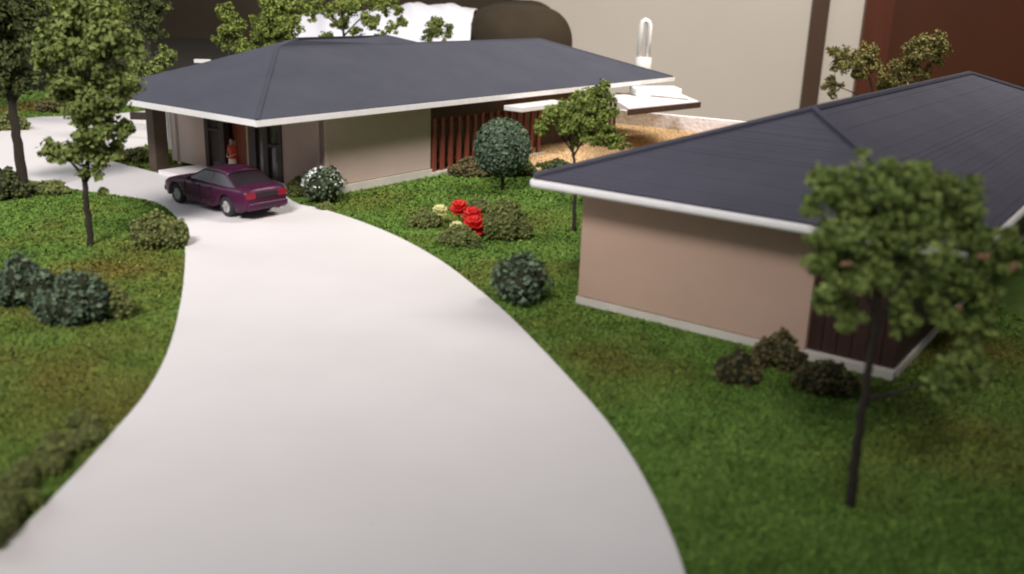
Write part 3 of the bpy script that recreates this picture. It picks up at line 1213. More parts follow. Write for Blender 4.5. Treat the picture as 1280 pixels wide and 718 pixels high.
# --- left lawn
tree('model_tree', 'slender olive tree on the left lawn near the driveway bend', G(113, 307).y,
     [(113, 307), (110, 270), (107, 240), (106, 222), (112, 195), (118, 150), (110, 90)],
     [[(106, 224, 0), (92, 206, .1), (78, 195, .2)], [(107, 228, 0), (117, 212, -.1), (122, 196, -.2)], [(112, 195, 0), (138, 165, .2)], [(116, 150, 0), (85, 105, .2)], [(116, 140, 0), (145, 100, -.2)]],
     [(85, 65, 38, .2), (125, 55, 42, -.2), (98, 108, 36, 0), (146, 100, 30, .2), (108, 22, 34, .1), (155, 50, 24, .1), (118, 165, 34, -.1), (148, 160, 20, .1), (80, 190, 19, -.2), (58, 187, 13, 0), (112, 196, 25, -.2), (130, 128, 34, -.1), (58, 78, 18, .1), (142, 188, 18, .1), (128, 240, 5, 0), (70, 35, 22, .2), (104, 140, 22, -.3)],
     'leaf_olive', 0.22, 1.0, 0.09, 'bark_dark')
tree('model_tree', 'tall dark tree with thick leaning trunk by the clipped edge hedge', G(30, 247).y,
     [(30, 247), (25, 200), (18, 150), (11, 105), (6, 60)],
     [[(15, 130, 0), (35, 100, .2), (50, 85, .2)], [(12, 110, 0), (-15, 80, .2)]],
     [(-10, 40, 45, 0), (25, 15, 40, .4), (35, 60, 34, .2), (-20, 100, 36, .2), (20, 100, 24, -.2), (-5, 5, 40, .2)],
     'leaf_dark', 0.24, 0.9, 0.18, 'bark_dark')
tree('model_tree', 'dark tree on the far lawn past the left end of the long roof', 47.0,
     [(188, 150), (187, 110), (186, 60), (184, 30)], [[(186, 70, 0), (175, 45, .2)]],
     [(185, 20, 26, 0), (178, 0, 28, .3), (190, 42, 16, 0), (165, -15, 30, 0), (196, 5, 18, .2)], 'leaf_dark', 0.26, 1.0, 0.14, 'bark_dark')
tree('model_tree', 'small rounded olive tree at the left end of the long roof', 43.0,
     [(196, 150), (195, 110), (194, 85)], [[(194, 95, 0), (205, 80, 0)]],
     [(190, 80, 20, 0), (206, 72, 14, .2), (176, 88, 18, 0), (196, 92, 16, .2)], 'leaf_olive', 0.22, 1.1, 0.11)
tree('model_tree', 'broad green tree on the far bank beyond the road loop', 52.0,
     [(90, 152), (88, 110), (84, 60), (80, 20)], [[(86, 70, 0), (60, 40, .3)], [(86, 60, 0), (110, 30, .3)]],
     [(60, 30, 30, 0), (85, 5, 34, .3), (112, 28, 28, .2), (70, 62, 24, 0), (105, 62, 22, .2), (35, 40, 24, .4), (140, 10, 28, .3), (95, 88, 18, .1)], 'leaf_mid', 0.28, 0.9, 0.15, 'bark_dark')
# --- behind the long house
tree('model_tree', 'narrow green tree standing alone behind the long roof', 45.5,
     [(287, 120), (287, 80), (287, 45), (286, 20)], [[(287, 60, 0), (300, 45, .1)], [(287, 62, 0), (276, 48, -.1)]],
     [(286, 22, 14, 0), (290, 38, 16, 0), (278, 52, 13, .1), (297, 54, 11, .1), (284, 8, 6, 0), (303, 62, 9, 0)], 'leaf_mid', 0.20, 1.0, 0.08)
tree('model_tree', 'bushy olive green tree behind the roof beside the narrow one', 49.0,
     [(347, 120), (346, 70), (345, 35), (346, 5)], [[(346, 50, 0), (365, 30, .2)], [(346, 55, 0), (328, 40, -.2)]],
     [(345, 10, 22, 0), (332, 30, 17, .1), (358, 30, 18, -.1), (346, 46, 17, 0), (368, 12, 16, .2), (325, 48, 11, .1), (366, 48, 12, 0), (318, 58, 8, 0)], 'leaf_mid', 0.22, 1.0, 0.10)
tree('model_tree', 'spreading open tree in front of the white cloth', 55.0,
     [(432, 110), (431, 70), (430, 45), (428, 20), (426, -5)], [[(430, 45, 0), (452, 22, .1), (470, 8, .2)], [(430, 40, 0), (408, 20, .1), (395, 8, .1)], [(430, 35, 0), (440, 10, -.2)], [(431, 52, 0), (410, 45, 0)], [(431, 50, 0), (458, 42, .1)]],
     [(395, 4, 15, 0), (415, 10, 13, .2), (440, 6, 17, -.2), (463, 4, 14, .2), (482, 6, 15, .1), (498, 14, 8, 0), (408, 44, 11, 0), (432, 26, 10, .1), (462, 27, 14, -.2), (490, 33, 9, 0), (503, 28, 7, .2), (445, 40, 8, 0), (390, 18, 9, 0), (420, 32, 8, .2), (475, 45, 7, 0)],
     'leaf_mid', 0.22, 0.9, 0.10, 'bark_dark')
tree('model_tree', 'small round tree top between white cloth and brown armrest', 57.0,
     [(546, 112), (546, 75), (546, 52)], [[(546, 62, 0), (556, 48, 0)]],
     [(543, 36, 13, 0), (553, 42, 11, .1), (535, 44, 8, 0), (546, 26, 7, 0), (561, 36, 6, 0)], 'leaf_olive', 0.20, 1.0, 0.08)
# --- lawn between the houses
tree('model_tree', 'airy green tree with forked trunk in front of the gravel', G(718, 288).y,
     [(718, 288), (718, 245), (718, 210), (716, 190), (709, 165)],
     [[(717, 192, 0), (700, 168, 0), (685, 150, .1)], [(717, 195, 0), (735, 165, .2)], [(712, 172, 0), (722, 140, -.1)]],
     [(735, 125, 19, 0), (752, 118, 16, .2), (716, 136, 22, .1), (692, 146, 22, 0), (676, 158, 12, 0), (742, 148, 24, -.1), (757, 135, 16, .1), (728, 165, 20, .1), (748, 172, 18, -.1), (772, 176, 16, 0), (710, 158, 14, -.2), (760, 160, 10, .1)],
     'leaf_mid', 0.155, 1.0, 0.065, 'bark_dark')
# --- behind the side house
tree('model_tree', 'two headed dry olive tree rising behind the ribbed roof ridge', 47.0,
     [(1090, 200), (1090, 150), (1091, 120), (1085, 95), (1075, 80)],
     [[(1091, 130, 0), (1115, 110, 0), (1140, 90, .1), (1158, 70, 0)], [(1090, 135, 0), (1070, 118, 0), (1046, 108, 0)]],
     [(1060, 78, 22, 0), (1078, 70, 17, .2), (1046, 66, 13, 0), (1040, 108, 12, 0), (1110, 100, 20, .1), (1130, 92, 20, 0), (1143, 68, 20, .1), (1160, 60, 20, 0), (1172, 50, 12, 0), (1150, 92, 17, .1), (1092, 84, 12, .1), (1120, 112, 16, 0), (1072, 92, 12, 0), (1168, 74, 12, .2)],
     'leaf_dry', 0.20, 0.95, 0.09)
# --- right foreground
tree('model_tree', 'green tree with thin curved trunk and tiny buds on the right lawn', G(1062, 631).y,
     [(1062, 631), (1070, 570), (1082, 490), (1092, 420), (1098, 360), (1105, 300)],
     [[(1090, 430, 0), (1110, 380, -.1), (1140, 335, -.2)], [(1095, 390, 0), (1070, 340, .1), (1040, 300, .1)], [(1098, 360, 0), (1150, 300, .2), (1210, 270, .1)], [(1080, 500, 0), (1130, 488, .15), (1180, 470, .2)], [(1100, 330, 0), (1080, 270, .1)]],
     [(1040, 228, 34, .1), (1085, 222, 30, 0), (1120, 235, 34, -.2), (1170, 238, 34, .1), (1205, 245, 30, 0), (1060, 285, 40, -.1), (1115, 295, 40, .2), (1165, 300, 40, -.2), (1215, 300, 38, .1), (1250, 300, 24, .2), (1040, 335, 32, 0), (1090, 345, 36, -.2), (1140, 355, 34, 0), (1190, 350, 34, .2), (1030, 370, 20, .1), (1060, 390, 22, .1), (1130, 400, 22, 0), (1180, 395, 22, .2), (1195, 462, 32, .2), (1230, 470, 24, .3), (1170, 485, 22, .2), (1245, 335, 22, .2), (1215, 440, 18, .2), (1100, 262, 32, .1), (1150, 268, 34, -.1), (1200, 272, 34, .2), (1058, 255, 30, .1), (1030, 300, 24, 0), (1232, 372, 24, .2), (1226, 408, 22, .2), (1262, 330, 16, .3), (1018, 260, 16, 0), (1150, 210, 16, .1)],
     'leaf_front', 0.135, 0.85, 0.075, 'bark_dark', buds=5, fuzz=1.2)

# --- shrubs
shrub('rounded_bush', 'blue green mound at the back of the left lawn pair', 26, 386, 40, 78, 'leaf_blue', 'leaf', 0.12, 1.3, lumps=5)
shrub('rounded_bush', 'larger blue green mound beside the small olive foam shrub', 84, 408, 46, 80, 'leaf_blue', 'leaf', 0.12, 1.3, lumps=5)
shrub('low_shrub', 'small olive foam shrub tucked against a blue green mound', 140, 400, 22, 52, 'leaf_shrub', 'grain', 0.13, 1.0, lumps=4, core='core_lit')
shrub('low_shrub', 'spreading olive shrub on the lawn edge opposite the car', 196, 312, 34, 50, 'leaf_shrub', 'grain', 0.13, 1.0, lumps=6, core='core_lit')
shrub('low_shrub', 'dark shrub at the foot of the tall leaning trunk', 0, 250, 28, 42, 'leaf_dark', 'grain', 0.16, 1.0, lumps=4)
shrub('low_shrub', 'low ragged shrub at the driveway edge right of the leaning trunk', 58, 244, 26, 18, 'leaf_shrub', 'grain', 0.13, 1.0, lumps=5, core='core_lit')
shrub('low_shrub', 'brownish shrub on the grass bank across the far road', 70, 141, 26, 22, 'leaf_brown', 'grain', 0.2, 1.0, lumps=5)
shrub('low_shrub', 'low green shrub by the end of the far road', 8, 164, 22, 24, 'leaf_shrub', 'grain', 0.2, 1.0, lumps=4)
ep = []
for q in range(26):
    a = q / 25
    ex, ey = -18 + 158 * a, 692 - 152 * a - 14 * math.sin(a * math.pi)
    ep.append((ex - random.uniform(0, 34) + 2, ey - random.uniform(-6, 16), random.uniform(14, 26) * (1.25 - 0.5 * a), random.uniform(18, 42) * (1.3 - 0.75 * a)))
shrub('edge_planting', 'ragged olive planting along the driveway edge of the left lawn', 40, 640, 40, 40, 'leaf_shrub', 'grain', 0.075, 1.0, path=ep, core='core_lit')
shrub('low_shrub', 'pale round green tuft rising from the ragged edge planting', 38, 640, 17, 30, 'leaf_mid', 'grain', 0.07, 1.0, round_=True, core='core_lit')
shrub('low_shrub', 'shrub at the side of the taupe entrance wall beside the parked car', 372, 246, 14, 26, 'leaf_shrub', 'grain', 0.13, 1.0, lumps=3, core='core_lit')
shrub('flowering_bush', 'round bush sprinkled with white blossom by the driveway', 404, 256, 27, 44, 'leaf_box', 'leaf', 0.15, 1.2, round_=True, flowers=5.0)
shrub('low_shrub', 'tiny olive tuft in front of the white blossom bush', 406, 264, 11, 11, 'leaf_shrub', 'grain', 0.12, 1.0, lumps=3, core='core_lit')
shrub('rounded_bush', 'dense grey green bush between the driveway and the beige pink house', 650, 384, 37, 66, 'leaf_blue', 'leaf', 0.125, 1.3, round_=True)
shrub('low_shrub', 'dark olive mound in the flower bed beside the red flowers', 632, 302, 31, 56, 'leaf_shrub', 'grain', 0.115, 1.1, lumps=4, core='core_lit')
shrub('low_shrub', 'small olive mound at the driveway side of the flower bed', 528, 286, 19, 26, 'leaf_shrub', 'grain', 0.115, 1.1, lumps=4, core='core_lit')
shrub('low_shrub', 'olive tuft under the pale yellow flower in the bed', 572, 308, 26, 28, 'leaf_shrub', 'grain', 0.115, 1.1, lumps=4, core='core_lit')
shrub('low_shrub', 'sparse green tuft behind the red flowers', 598, 268, 20, 22, 'leaf_shrub', 'leaf', 0.13, 0.8, lumps=4, core='core_lit')
shrub('low_shrub', 'brown green shrub at the foot of the slatted screen', 590, 222, 28, 26, 'leaf_brown', 'grain', 0.16, 1.0, lumps=5)
shrub('low_shrub', 'dark shrub under the round clipped tree by the screen', 640, 221, 26, 34, 'leaf_dark', 'grain', 0.16, 1.0, lumps=4)
shrub('low_shrub', 'low dark shrub along the gravel under the airy tree', 694, 214, 22, 14, 'leaf_dark', 'grain', 0.15, 1.0, lumps=5)
shrub('low_shrub', 'dark brown shrub at the plinth of the beige pink wall', 976, 464, 34, 56, 'leaf_brown', 'grain', 0.11, 1.0, lumps=4)
shrub('low_shrub', 'dark tuft on the lawn in front of the beige pink wall', 924, 482, 30, 52, 'leaf_brown', 'leaf', 0.12, 1.0, lumps=4)
shrub('low_shrub', 'flat brown shrub in front of the dark timber wall', 1036, 494, 42, 46, 'leaf_brown', 'grain', 0.11, 1.0, lumps=5)
shrub('low_shrub', 'green clump on the wedge of lawn beside the porch column', 168, 203, 24, 18, 'leaf_shrub', 'grain', 0.16, 1.0, lumps=4)

# clipped ball tree
foot = G(628, 239)
t = thing('ball_tree', foot, 'clipped grey green ball tree on a thin stem before the screen', 'tree')
top = D(628, 185, foot.y)
MB().tube([foot - UP * .02, (foot + top) / 2, top], [0.075, 0.06, 0.06], 7).build('trunk', M['bark_dark'], t, True)
rb = 35 * foot.y / F_PX
n = 5200
d = rng.normal(size=(n, 3))
d /= np.linalg.norm(d, axis=1)[:, None]
pos = d * (rb * (0.90 + rng.uniform(-.05, .13, n)))[:, None] * np.array([1, 1, 1.04]) + np.array(top)
v, f = scatter_pieces(pos, 0.14, 'leaf', d)
mesh_obj('crown', v, f, M['leaf_blue'], t)
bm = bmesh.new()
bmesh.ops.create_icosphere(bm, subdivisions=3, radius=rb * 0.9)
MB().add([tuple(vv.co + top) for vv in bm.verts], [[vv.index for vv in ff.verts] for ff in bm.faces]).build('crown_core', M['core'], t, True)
bm.free()


# flowers
def flower(px, py, foot_py, rpx, mat, label, cup=False):
    foot = G(px, foot_py)
    head = D(px, py, foot.y)
    r = 1.2 * rpx * foot.y / F_PX
    t = thing('flower', foot, label, 'flower')
    MB().tube([foot, (foot + head) / 2, head], [0.03, 0.025, 0.03], 5).build('stem', M['leaf_shrub'], t)
    for ring, (n, tilt, rr) in enumerate(((8, -0.45, 0.85), (9, 0.1, 1.0), (8, 0.6, 1.0), (7, 1.05, 0.95), (4, 1.4, 0.9))):
        for i in range(n):
            a = 2 * math.pi * (i + 0.5 * ring) / n + random.uniform(-.15, .15)
            tl = tilt + random.uniform(-.15, .15) + (0.3 if cup else 0)
            out = Vector((math.cos(a), math.sin(a), 0)) * math.cos(tl) + UP * math.sin(tl)
            sidev = Vector((-math.sin(a), math.cos(a), 0))
            nn = out.cross(sidev)
            L_ = r * rr
            p = [head, head + out * L_ * .45 + sidev * L_ * .34 - nn * .05 * L_, head + out * L_ * .9 + sidev * L_ * .28 + nn * .06 * L_, head + out * L_ * 1.05 + nn * .16 * L_, head + out * L_ * .9 - sidev * L_ * .28 + nn * .06 * L_, head + out * L_ * .45 - sidev * L_ * .34 - nn * .05 * L_]
            m = MB()
            m.add([q + nn * 0.012 for q in p] + [q - nn * 0.012 for q in p], [(0, 1, 2, 3, 4, 5), (11, 10, 9, 8, 7, 6)] + [(k, k + 6, (k + 1) % 6 + 6, (k + 1) % 6) for k in range(6)])
            m.build('petal', M[mat], t)
    return t


flower(574, 262, 284, 11, 'red', 'red flower standing apart at the back of the flower bed')
flower(591, 272, 290, 12, 'red', 'upper red flower of the pair beside the olive mound')
flower(593, 285, 297, 14, 'red', 'largest red flower sitting low in front of the olive mound')
flower(550, 266, 282, 9, 'yellow', 'pale yellow cup flower next to the small olive mound', True)
flower(571, 287, 300, 9, 'yellow', 'pale yellow flower below the red ones nearest the driveway', True)
shrub('low_shrub', 'dark little tuft on the lawn below the flower bed', 594, 312, 9, 11, 'leaf_dark', 'grain', 0.10, 1.0, lumps=3)


# ---------------------------------------------------------------- car
def lerp_tab(x, tab):
    for (x0, a), (x1, c) in zip(tab, tab[1:]):
        if x <= x1:
            t = (x - x0) / (x1 - x0)
            return a + (c - a) * max(0, min(1, t))
    return tab[-1][1]


def build_car():
    wr, wf = G(284, 273), G(223, 256)
    fwd = (wf - wr)
    fwd.z = 0
    fwd.normalize()
    WB = 2.62
    lat = Vector((fwd.y, -fwd.x, 0))          # to the car's right
    org = wr + lat * 0.78 + UP * 0.045        # middle of the rear axle on the ground
    t = thing('sedan_car', org, 'plum red sedan model parked at the entrance porch', 'car')

    def W(x, y, z):
        return org + fwd * x + lat * y + UP * z

    # body hull
    tab_top = [(-0.98, 0.70), (-0.95, 0.90), (-0.80, 0.96), (-0.2, 0.97), (0.0, 0.95), (1.9, 0.90), (2.1, 0.90), (3.0, 0.80), (3.35, 0.72), (3.48, 0.62), (3.52, 0.5)]
    tab_w = [(-0.98, 0.70), (-0.9, 0.78), (-0.6, 0.84), (0.5, 0.865), (2.2, 0.86), (2.9, 0.82), (3.3, 0.74), (3.48, 0.66), (3.52, 0.60)]
    xs = sorted(set([-0.98, -0.95, -0.9, -0.8, -0.65, -0.5] + [0.42 * math.cos(a) for a in [i * math.pi / 8 for i in range(9)]] + [WB + 0.42 * math.cos(a) for a in [i * math.pi / 8 for i in range(9)]] + [0.7, 1.0, 1.3, 1.6, 1.9, 3.1, 3.25, 3.35, 3.44, 3.48, 3.52]))

    def zlo(x):
        z = 0.22 if -0.8 < x < 3.3 else 0.30
        for c in (0.0, WB):
            dx = abs(x - c)
            if dx < 0.43:
                z = max(z, 0.28 + math.sqrt(max(0, 0.43 ** 2 - dx ** 2)) * 0.98)
        return z

    rows = []
    for x in xs:
        w, zt, zl = lerp_tab(x, tab_w), lerp_tab(x, tab_top), zlo(x)
        zm = 0.60 if zt > 0.7 else zt * 0.8
        zm = max(zm, zl + 0.02) if zl < zt - .06 else zl + 0.01
        zs = max(zt - 0.10, zm + 0.01)
        half = [(0.55 * w, zl), (w * 0.965, zl), (w * 0.985, (zl + zm) / 2), (w, zm), (w * 0.985, zs - .02), (w * 0.945, zs + 0.04), (w * 0.80, zt), (0.4 * w, zt + 0.025), (0, zt + 0.03)]
        full = [(-y, z) for y, z in half] + [(y, z) for y, z in reversed(half[:-1])]
        rows.append([W(x, y, z) for y, z in full])
    n = len(rows[0])
    v = [p for r0 in rows for p in r0]
    f = [(i * n + k, (i + 1) * n + k, (i + 1) * n + (k + 1) % n, i * n + (k + 1) % n) for i in range(len(rows) - 1) for k in range(n)]
    f.append(tuple(range(n)))
    f.append(tuple((len(rows) - 1) * n + k for k in range(n - 1, -1, -1)))
    body = MB().add(v, f).build('body', M['paint'], t, True)
    bmx = bmesh.new()
    bmx.from_mesh(body.data)
    bmesh.ops.recalc_face_normals(bmx, faces=bmx.faces)
    bmx.to_mesh(body.data)
    bmx.free()

    # dark wheel wells
    for c in (0.0, WB):
        m = MB()
        pts = [W(c + 0.41 * math.cos(a), -0.74, 0.28 + 0.41 * math.sin(a)) for a in [i * math.pi / 10 for i in range(11)]]
        m.prism(pts, lat * 1.48)
        m.build('wheel_well', M['car_black'], t)

    # cabin: glass body, roof skin and pillars
    bx0, bx1, tx0_, tx1_ = -0.55, 2.15, 0.25, 1.28
    zb, zt = 0.93, 1.30
    wb_, wt_ = 0.76, 0.58

    def cab(s, h):          # s 0..1 back to front, h 0..1 height -> x, z
        x0 = bx0 + (tx0_ - bx0) * h
        x1 = bx1 + (tx1_ - bx1) * h
        return x0 + (x1 - x0) * s

    def cw(h):
        return wb_ + (wt_ - wb_) * h

    hh = [0, 0.33, 0.66, 0.9, 1.0]
    rows = []
    for h in hh:
        z = zb + (zt - zb) * (h if h < 1 else 1.0)
        bow = 0.05 * (1 - h * .3)
        ring = []
        for s in [i / 10 for i in range(11)]:
            ring.append(W(cab(s, h), -cw(h) * (1 - 0.06 * abs(2 * s - 1) ** 3), z))
        ring.append(W(cab(1, h) + bow, -cw(h) * .5, z))
        ring.append(W(cab(1, h) + bow, cw(h) * .5, z))
        for s in [1 - i / 10 for i in range(11)]:
            ring.append(W(cab(s, h), cw(h) * (1 - 0.06 * abs(2 * s - 1) ** 3), z))
        ring.append(W(cab(0, h) - bow, cw(h) * .5, z))
        ring.append(W(cab(0, h) - bow, -cw(h) * .5, z))
        rows.append(ring)
    n = len(rows[0])
    v = [p for r0 in rows for p in r0]
    f = [(i * n + k, i * n + (k + 1) % n, (i + 1) * n + (k + 1) % n, (i + 1) * n + k) for i in range(len(rows) - 1) for k in range(n)]
    MB().add(v, f + [tuple((len(rows) - 1) * n + k for k in range(n))]).build('window', M['car_glass'], t, True)
    # roof skin
    nu, nv = 9, 7
    v, f = [], []
    for i in range(nu):
        for j in range(nv):
            s, q = i / (nu - 1), j / (nv - 1) * 2 - 1
            x = tx0_ - 0.10 + (tx1_ - tx0_ + 0.16) * s
            e = 1 - 0.05 * abs(2 * s - 1) ** 3
            z = zt + 0.025 + 0.045 * (1 - q * q) - 0.055 * abs(2 * s - 1) ** 2.5 - 0.03 * abs(q) ** 4
            v.append(W(x, q * (wt_ + 0.035) * e, z))
    for i in range(nu - 1):
        for j in range(nv - 1):
            k = i * nv + j
            f.append((k, k + nv, k + nv + 1, k + 1))
    m = MB().add(v, f)
    ro = m.build('roof', M['paint'], t, True)
    md = ro.modifiers.new('s', 'SOLIDIFY')
    md.thickness = 0.05
    md.offset = 0
    bake(ro)
    for sgn in (-1, 1):
        for s0, wd0, wd1 in ((0.02, 0.34, 0.16), (0.50, 0.06, 0.06), (0.985, 0.07, 0.06)):
            pts = []
            for h, wd in ((0.0, wd0), (0.5, (wd0 + wd1) / 2), (1.0, wd1)):
                x = cab(s0, h)
                if s0 < .1:
                    xa, xb = x - 0.03, x + wd
                else:
                    xa, xb = x - wd / 2, x + wd / 2
                yy = (cw(h) + 0.012) * (1 - 0.05 * abs(2 * s0 - 1) ** 3)
                pts.append((W(xa, sgn * yy, zb - 0.03 + (zt - zb + .03) * h), W(xb, sgn * (yy + .004), zb - 0.03 + (zt - zb + .03) * h)))
            m = MB()
            a = [p for q in pts for p in q]
            c = [p - lat * sgn * 0.03 for p in a]
            fs = [(0, 1, 3, 2), (2, 3, 5, 4), (6, 8, 9, 7), (8, 10, 11, 9), (0, 2, 8, 6), (2, 4, 10, 8), (1, 7, 9, 3), (3, 9, 11, 5), (0, 6, 7, 1), (4, 5, 11, 10)]
            m.add(a + c, fs).build('pillar', M['paint'], t)
        # mirror
        o = MB().box(W(1.75, sgn * 0.80, 0.90), fwd * 0.10, lat * sgn * 0.16, UP * 0.12).build('mirror', M['paint'], t)
        bevel(o, 0.03, 2)
        # door outline gaps and handles
        for xg in (0.62, 1.25, 2.05):
            MB().box(W(xg, sgn * 0.846, 0.34), fwd * 0.014, lat * sgn * 0.02, UP * 0.52).build('door_gap', M['car_black'], t)
        for xg in (0.72, 1.38):
            MB().box(W(xg, sgn * 0.845, 0.77), fwd * 0.16, lat * sgn * 0.035, UP * 0.035).build('door_handle', M['car_black'], t)
        MB().box(W(0.46, sgn * 0.835, 0.45), fwd * 1.70, lat * sgn * 0.045, UP * 0.05).build('side_strip', M['car_black'], t)
        # lamps
        o = MB().box(W(-0.995, sgn * 0.40, 0.66), fwd * 0.16, lat * sgn * 0.34, UP * 0.18).build('tail_light', M['tail'], t)
        bevel(o, 0.025, 2)
        o = MB().box(W(3.36, sgn * 0.36, 0.50), fwd * 0.14, lat * sgn * 0.30, UP * 0.13).build('headlight', M['head'], t)
        bevel(o, 0.025, 2)
        for c in (0.0, WB):
            cy = sgn * 0.70
            m = MB()
            prof = [(0.185, -0.10), (0.27, -0.105), (0.305, -0.08), (0.315, -0.03), (0.315, 0.03), (0.305, 0.08), (0.27, 0.105), (0.185, 0.10)]
            nn = 24
            v = []
            for k in range(nn):
                a = 2 * math.pi * k / nn
                for r0, yy in prof:
                    v.append(W(c + r0 * math.cos(a), cy + yy, 0.315 + r0 * math.sin(a)))
            L_ = len(prof)
            f = [(k * L_ + j, k * L_ + (j + 1) % L_, ((k + 1) % nn) * L_ + (j + 1) % L_, ((k + 1) % nn) * L_ + j) for k in range(nn) for j in range(L_)]
            ty = m.add(v, f).build('wheel', M['tyre'], t, True)
            m = MB()
            m.tube([W(c, cy - 0.085, 0.315), W(c, cy + 0.085, 0.315)], [0.195, 0.195], 20)
            for k in range(6):
                a = 2 * math.pi * k / 6
                e = fwd * math.cos(a) + UP * math.sin(a)
                s_ = fwd * -math.sin(a) + UP * math.cos(a)
                m.box(W(c, cy + sgn * 0.075, 0.315) - s_ * 0.028, e * 0.19, s_ * 0.056, lat * sgn * 0.03)
            m.build('rim', M['rim'], ty)
    # rear: bumper, plate, boot line
    o = MB().box(W(-1.05, -0.74, 0.34), fwd * 0.20, lat * 1.48, UP * 0.20).build('bumper', M['paint'], t)
    bevel(o, 0.05, 3)
    MB().box(W(-1.004, -0.39, 0.685), fwd * 0.05, lat * 0.78, UP * 0.14).build('boot_panel', M['car_black'], t)
    MB().box(W(-1.058, -0.24, 0.40), fwd * 0.02, lat * 0.48, UP * 0.10).build('number_plate', M['car_black'], t)
    o = MB().box(W(3.40, -0.66, 0.28), fwd * 0.17, lat * 1.32, UP * 0.18).build('bumper', M['paint'], t)
    bevel(o, 0.05, 3)
    MB().tube([W(-1.07, 0.45, 0.27), W(-0.6, 0.45, 0.27)], [0.03, 0.03], 8).build('exhaust', M['rim'], t)


build_car()


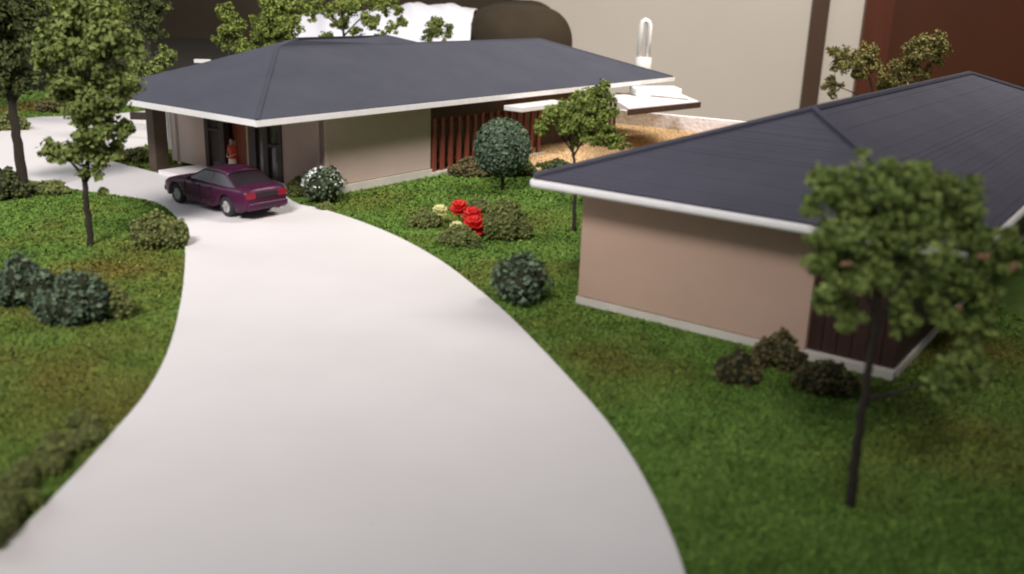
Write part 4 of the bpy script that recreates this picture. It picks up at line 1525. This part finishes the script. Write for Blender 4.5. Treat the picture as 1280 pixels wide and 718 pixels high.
# ---------------------------------------------------------------- figure in the doorway
def build_person():
    foot = on_plane(290, 190, W0 - dR * 1.0, dR)
    foot.z = 0.17
    t = thing('person', foot, 'person figurine in red top and pale skirt standing at the entrance door', 'person')
    pts, rad, edges = [], [], []

    def add(p, r, parent=None):
        pts.append(Vector(p))
        rad.append(r)
        if parent is not None:
            edges.append((parent, len(pts) - 1))
        return len(pts) - 1

    pel = add((0, 0, .92), (.15, .10))
    wa = add((0, 0, 1.06), (.115, .085), pel)
    ch = add((0, 0, 1.27), (.15, .10), wa)
    ne = add((0, .01, 1.41), (.055, .055), ch)
    h0 = add((0, -.01, 1.50), (.070, .080), ne)
    h1_ = add((0, -.01, 1.60), (.075, .085), h0)
    add((0, 0, 1.66), (.045, .05), h1_)
    for sg in (-1, 1):
        sh = add((sg * .17, 0, 1.36), (.055, .055), ch)
        el = add((sg * .235, .02, 1.10), (.042, .042), sh)
        wr = add((sg * .11, -.17, 1.00), (.030, .030), el)
        pa = add((sg * .055, -.20, .965), (.034, .022), wr)
        for k in range(4):
            f1 = add((sg * .03, -.215 - .004 * k, .985 - .02 * k), (.010, .010), pa)
            add((sg * -.01, -.225, .972 - .02 * k), (.008, .008), f1)
        th_ = add((sg * .045, -.22, 1.0), (.011, .011), pa)
        hp = add((sg * .085, 0, .86), (.085, .09), pel)
        kn = add((sg * .09, -.01, .48), (.058, .06), hp)
        an = add((sg * .09, .02, .09), (.036, .04), kn)
        add((sg * .10, -.13, .035), (.035, .028), an)
    me = bpy.data.meshes.new('body')
    ang = math.atan2(-dR.y, -dR.x) + math.pi / 2
    rot = Matrix.Rotation(ang, 3, 'Z')
    me.from_pydata([tuple(rot @ p) for p in pts], edges, [])
    o = bpy.data.objects.new('body', me)
    COL.objects.link(o)
    o.parent = t
    o.modifiers.new('k', 'SKIN')
    for i, r0 in enumerate(rad):
        me.skin_vertices[0].data[i].radius = r0
    me.skin_vertices[0].data[pel].use_root = True
    md = o.modifiers.new('s', 'SUBSURF')
    md.levels = md.render_levels = 1
    bpy.context.view_layer.update()
    bake(o)
    o.data.materials.clear()
    o.data.materials.append(M['skin'])
    for p in o.data.polygons:
        p.use_smooth = True

    def lathe(prof, name, mat, n=14, flat=0.72):
        m = MB()
        v = []
        for (r0, z) in prof:
            for k in range(n):
                a = 2 * math.pi * k / n
                v.append(foot + rot @ Vector((r0 * math.cos(a), flat * r0 * math.sin(a), z)))
        f = [(i * n + k, i * n + (k + 1) % n, (i + 1) * n + (k + 1) % n, (i + 1) * n + k) for i in range(len(prof) - 1) for k in range(n)]
        return m.add(v, f).build(name, mat, t, True)

    lathe([(.17, .88), (.135, 1.04), (.165, 1.22), (.175, 1.32), (.13, 1.39), (.06, 1.43)], 'shirt', M['cloth_red'])
    for sg in (-1, 1):
        MB().tube([foot + rot @ Vector(p) for p in ((sg * .15, 0, 1.37), (sg * .22, .01, 1.17), (sg * .235, .02, 1.10), (sg * .19, -.05, 1.06))], [.068, .060, .056, .046], 9).build('sleeve', M['cloth_red'], t, True)
    lathe([(.20, .42), (.19, .62), (.18, .80), (.15, .93)], 'skirt', M['cloth_pale'])
    # hair cap
    m = MB()
    v, f = [], []
    n = 12
    for i in range(6):
        el = math.pi / 2 - i * 0.36
        for k in range(n):
            a = 2 * math.pi * k / n
            rr = math.cos(el)
            back = 1.0 if math.sin(a) > -0.2 else 0.9
            lowz = el if math.sin(a) > -0.25 else max(el, 0.45)
            v.append(foot + rot @ Vector((.112 * math.cos(lowz) * math.cos(a), .012 + .118 * math.cos(lowz) * math.sin(a) * back, 1.60 + .118 * math.sin(lowz))))
    f = [(i * n + k, (i + 1) * n + k, (i + 1) * n + (k + 1) % n, i * n + (k + 1) % n) for i in range(5) for k in range(n)]
    m.add(v, f).build('hair', M['hair'], t, True)
    nose = foot + rot @ Vector((0, -.098, 1.575))
    MB().tube([nose + UP * .02, nose - UP * .008 + rot @ Vector((0, -.018, 0)), nose - UP * .014], [.006, .012, .004], 6).build('nose', M['skin'], t, True)
    for sg in (-1, 1):
        e = foot + rot @ Vector((sg * .03, -.088, 1.60))
        MB().tube([e, e + rot @ Vector((0, -.008, 0))], [.009, .006], 6).build('eye', M['hair'], t)


build_person()
for o in COL.objects:
    if o.name == 'person':
        o.scale = (0.9, 0.9, 0.9)

# ---------------------------------------------------------------- compact lamp tube beyond the house
YB = 56.3
lb = D(803, 86, YB)
t = thing('lamp_bulb', (lb.x, YB, 0), 'upright compact fluorescent lamp with glass tubes behind the long roof', 'lamp')
k = YB / F_PX
m = MB()
m.tube([(lb.x, YB, 0), (lb.x, YB, 0.5), (lb.x, YB, 0.55)], [0.62, 0.62, 0.5], 20)
m.tube([(lb.x, YB, 0.55), (lb.x, YB, lb.z - 0.1), (lb.x, YB, lb.z + 0.6), (lb.x, YB, lb.z + 0.66)], [0.40, 0.48, 0.50, 0.40], 20)
m.build('lamp_base', M['lamp_base'], t, True)
zt_ = D(803, 25, YB).z
for oy in (-0.2, 0.2):
    path = [(lb.x - 0.24, YB + oy, lb.z + 0.55), (lb.x - 0.24, YB + oy, zt_ - 0.3), (lb.x - 0.16, YB + oy, zt_ - 0.1), (lb.x, YB + oy, zt_), (lb.x + 0.16, YB + oy, zt_ - 0.1), (lb.x + 0.24, YB + oy, zt_ - 0.3), (lb.x + 0.24, YB + oy, lb.z + 0.55)]
    MB().tube(path, [0.13] * 7, 10).build('glass_tube', M['tube'], t, True)

# ---------------------------------------------------------------- bring everything to the model's real size
SM = Matrix.Scale(S, 4)
done = set()
for o in list(COL.objects):
    if o.type == 'MESH':
        if o.data.name not in done:
            o.data.transform(SM)
            done.add(o.data.name)
        o.location = o.location * S
    elif o.type == 'EMPTY':
        o.location = o.location * S
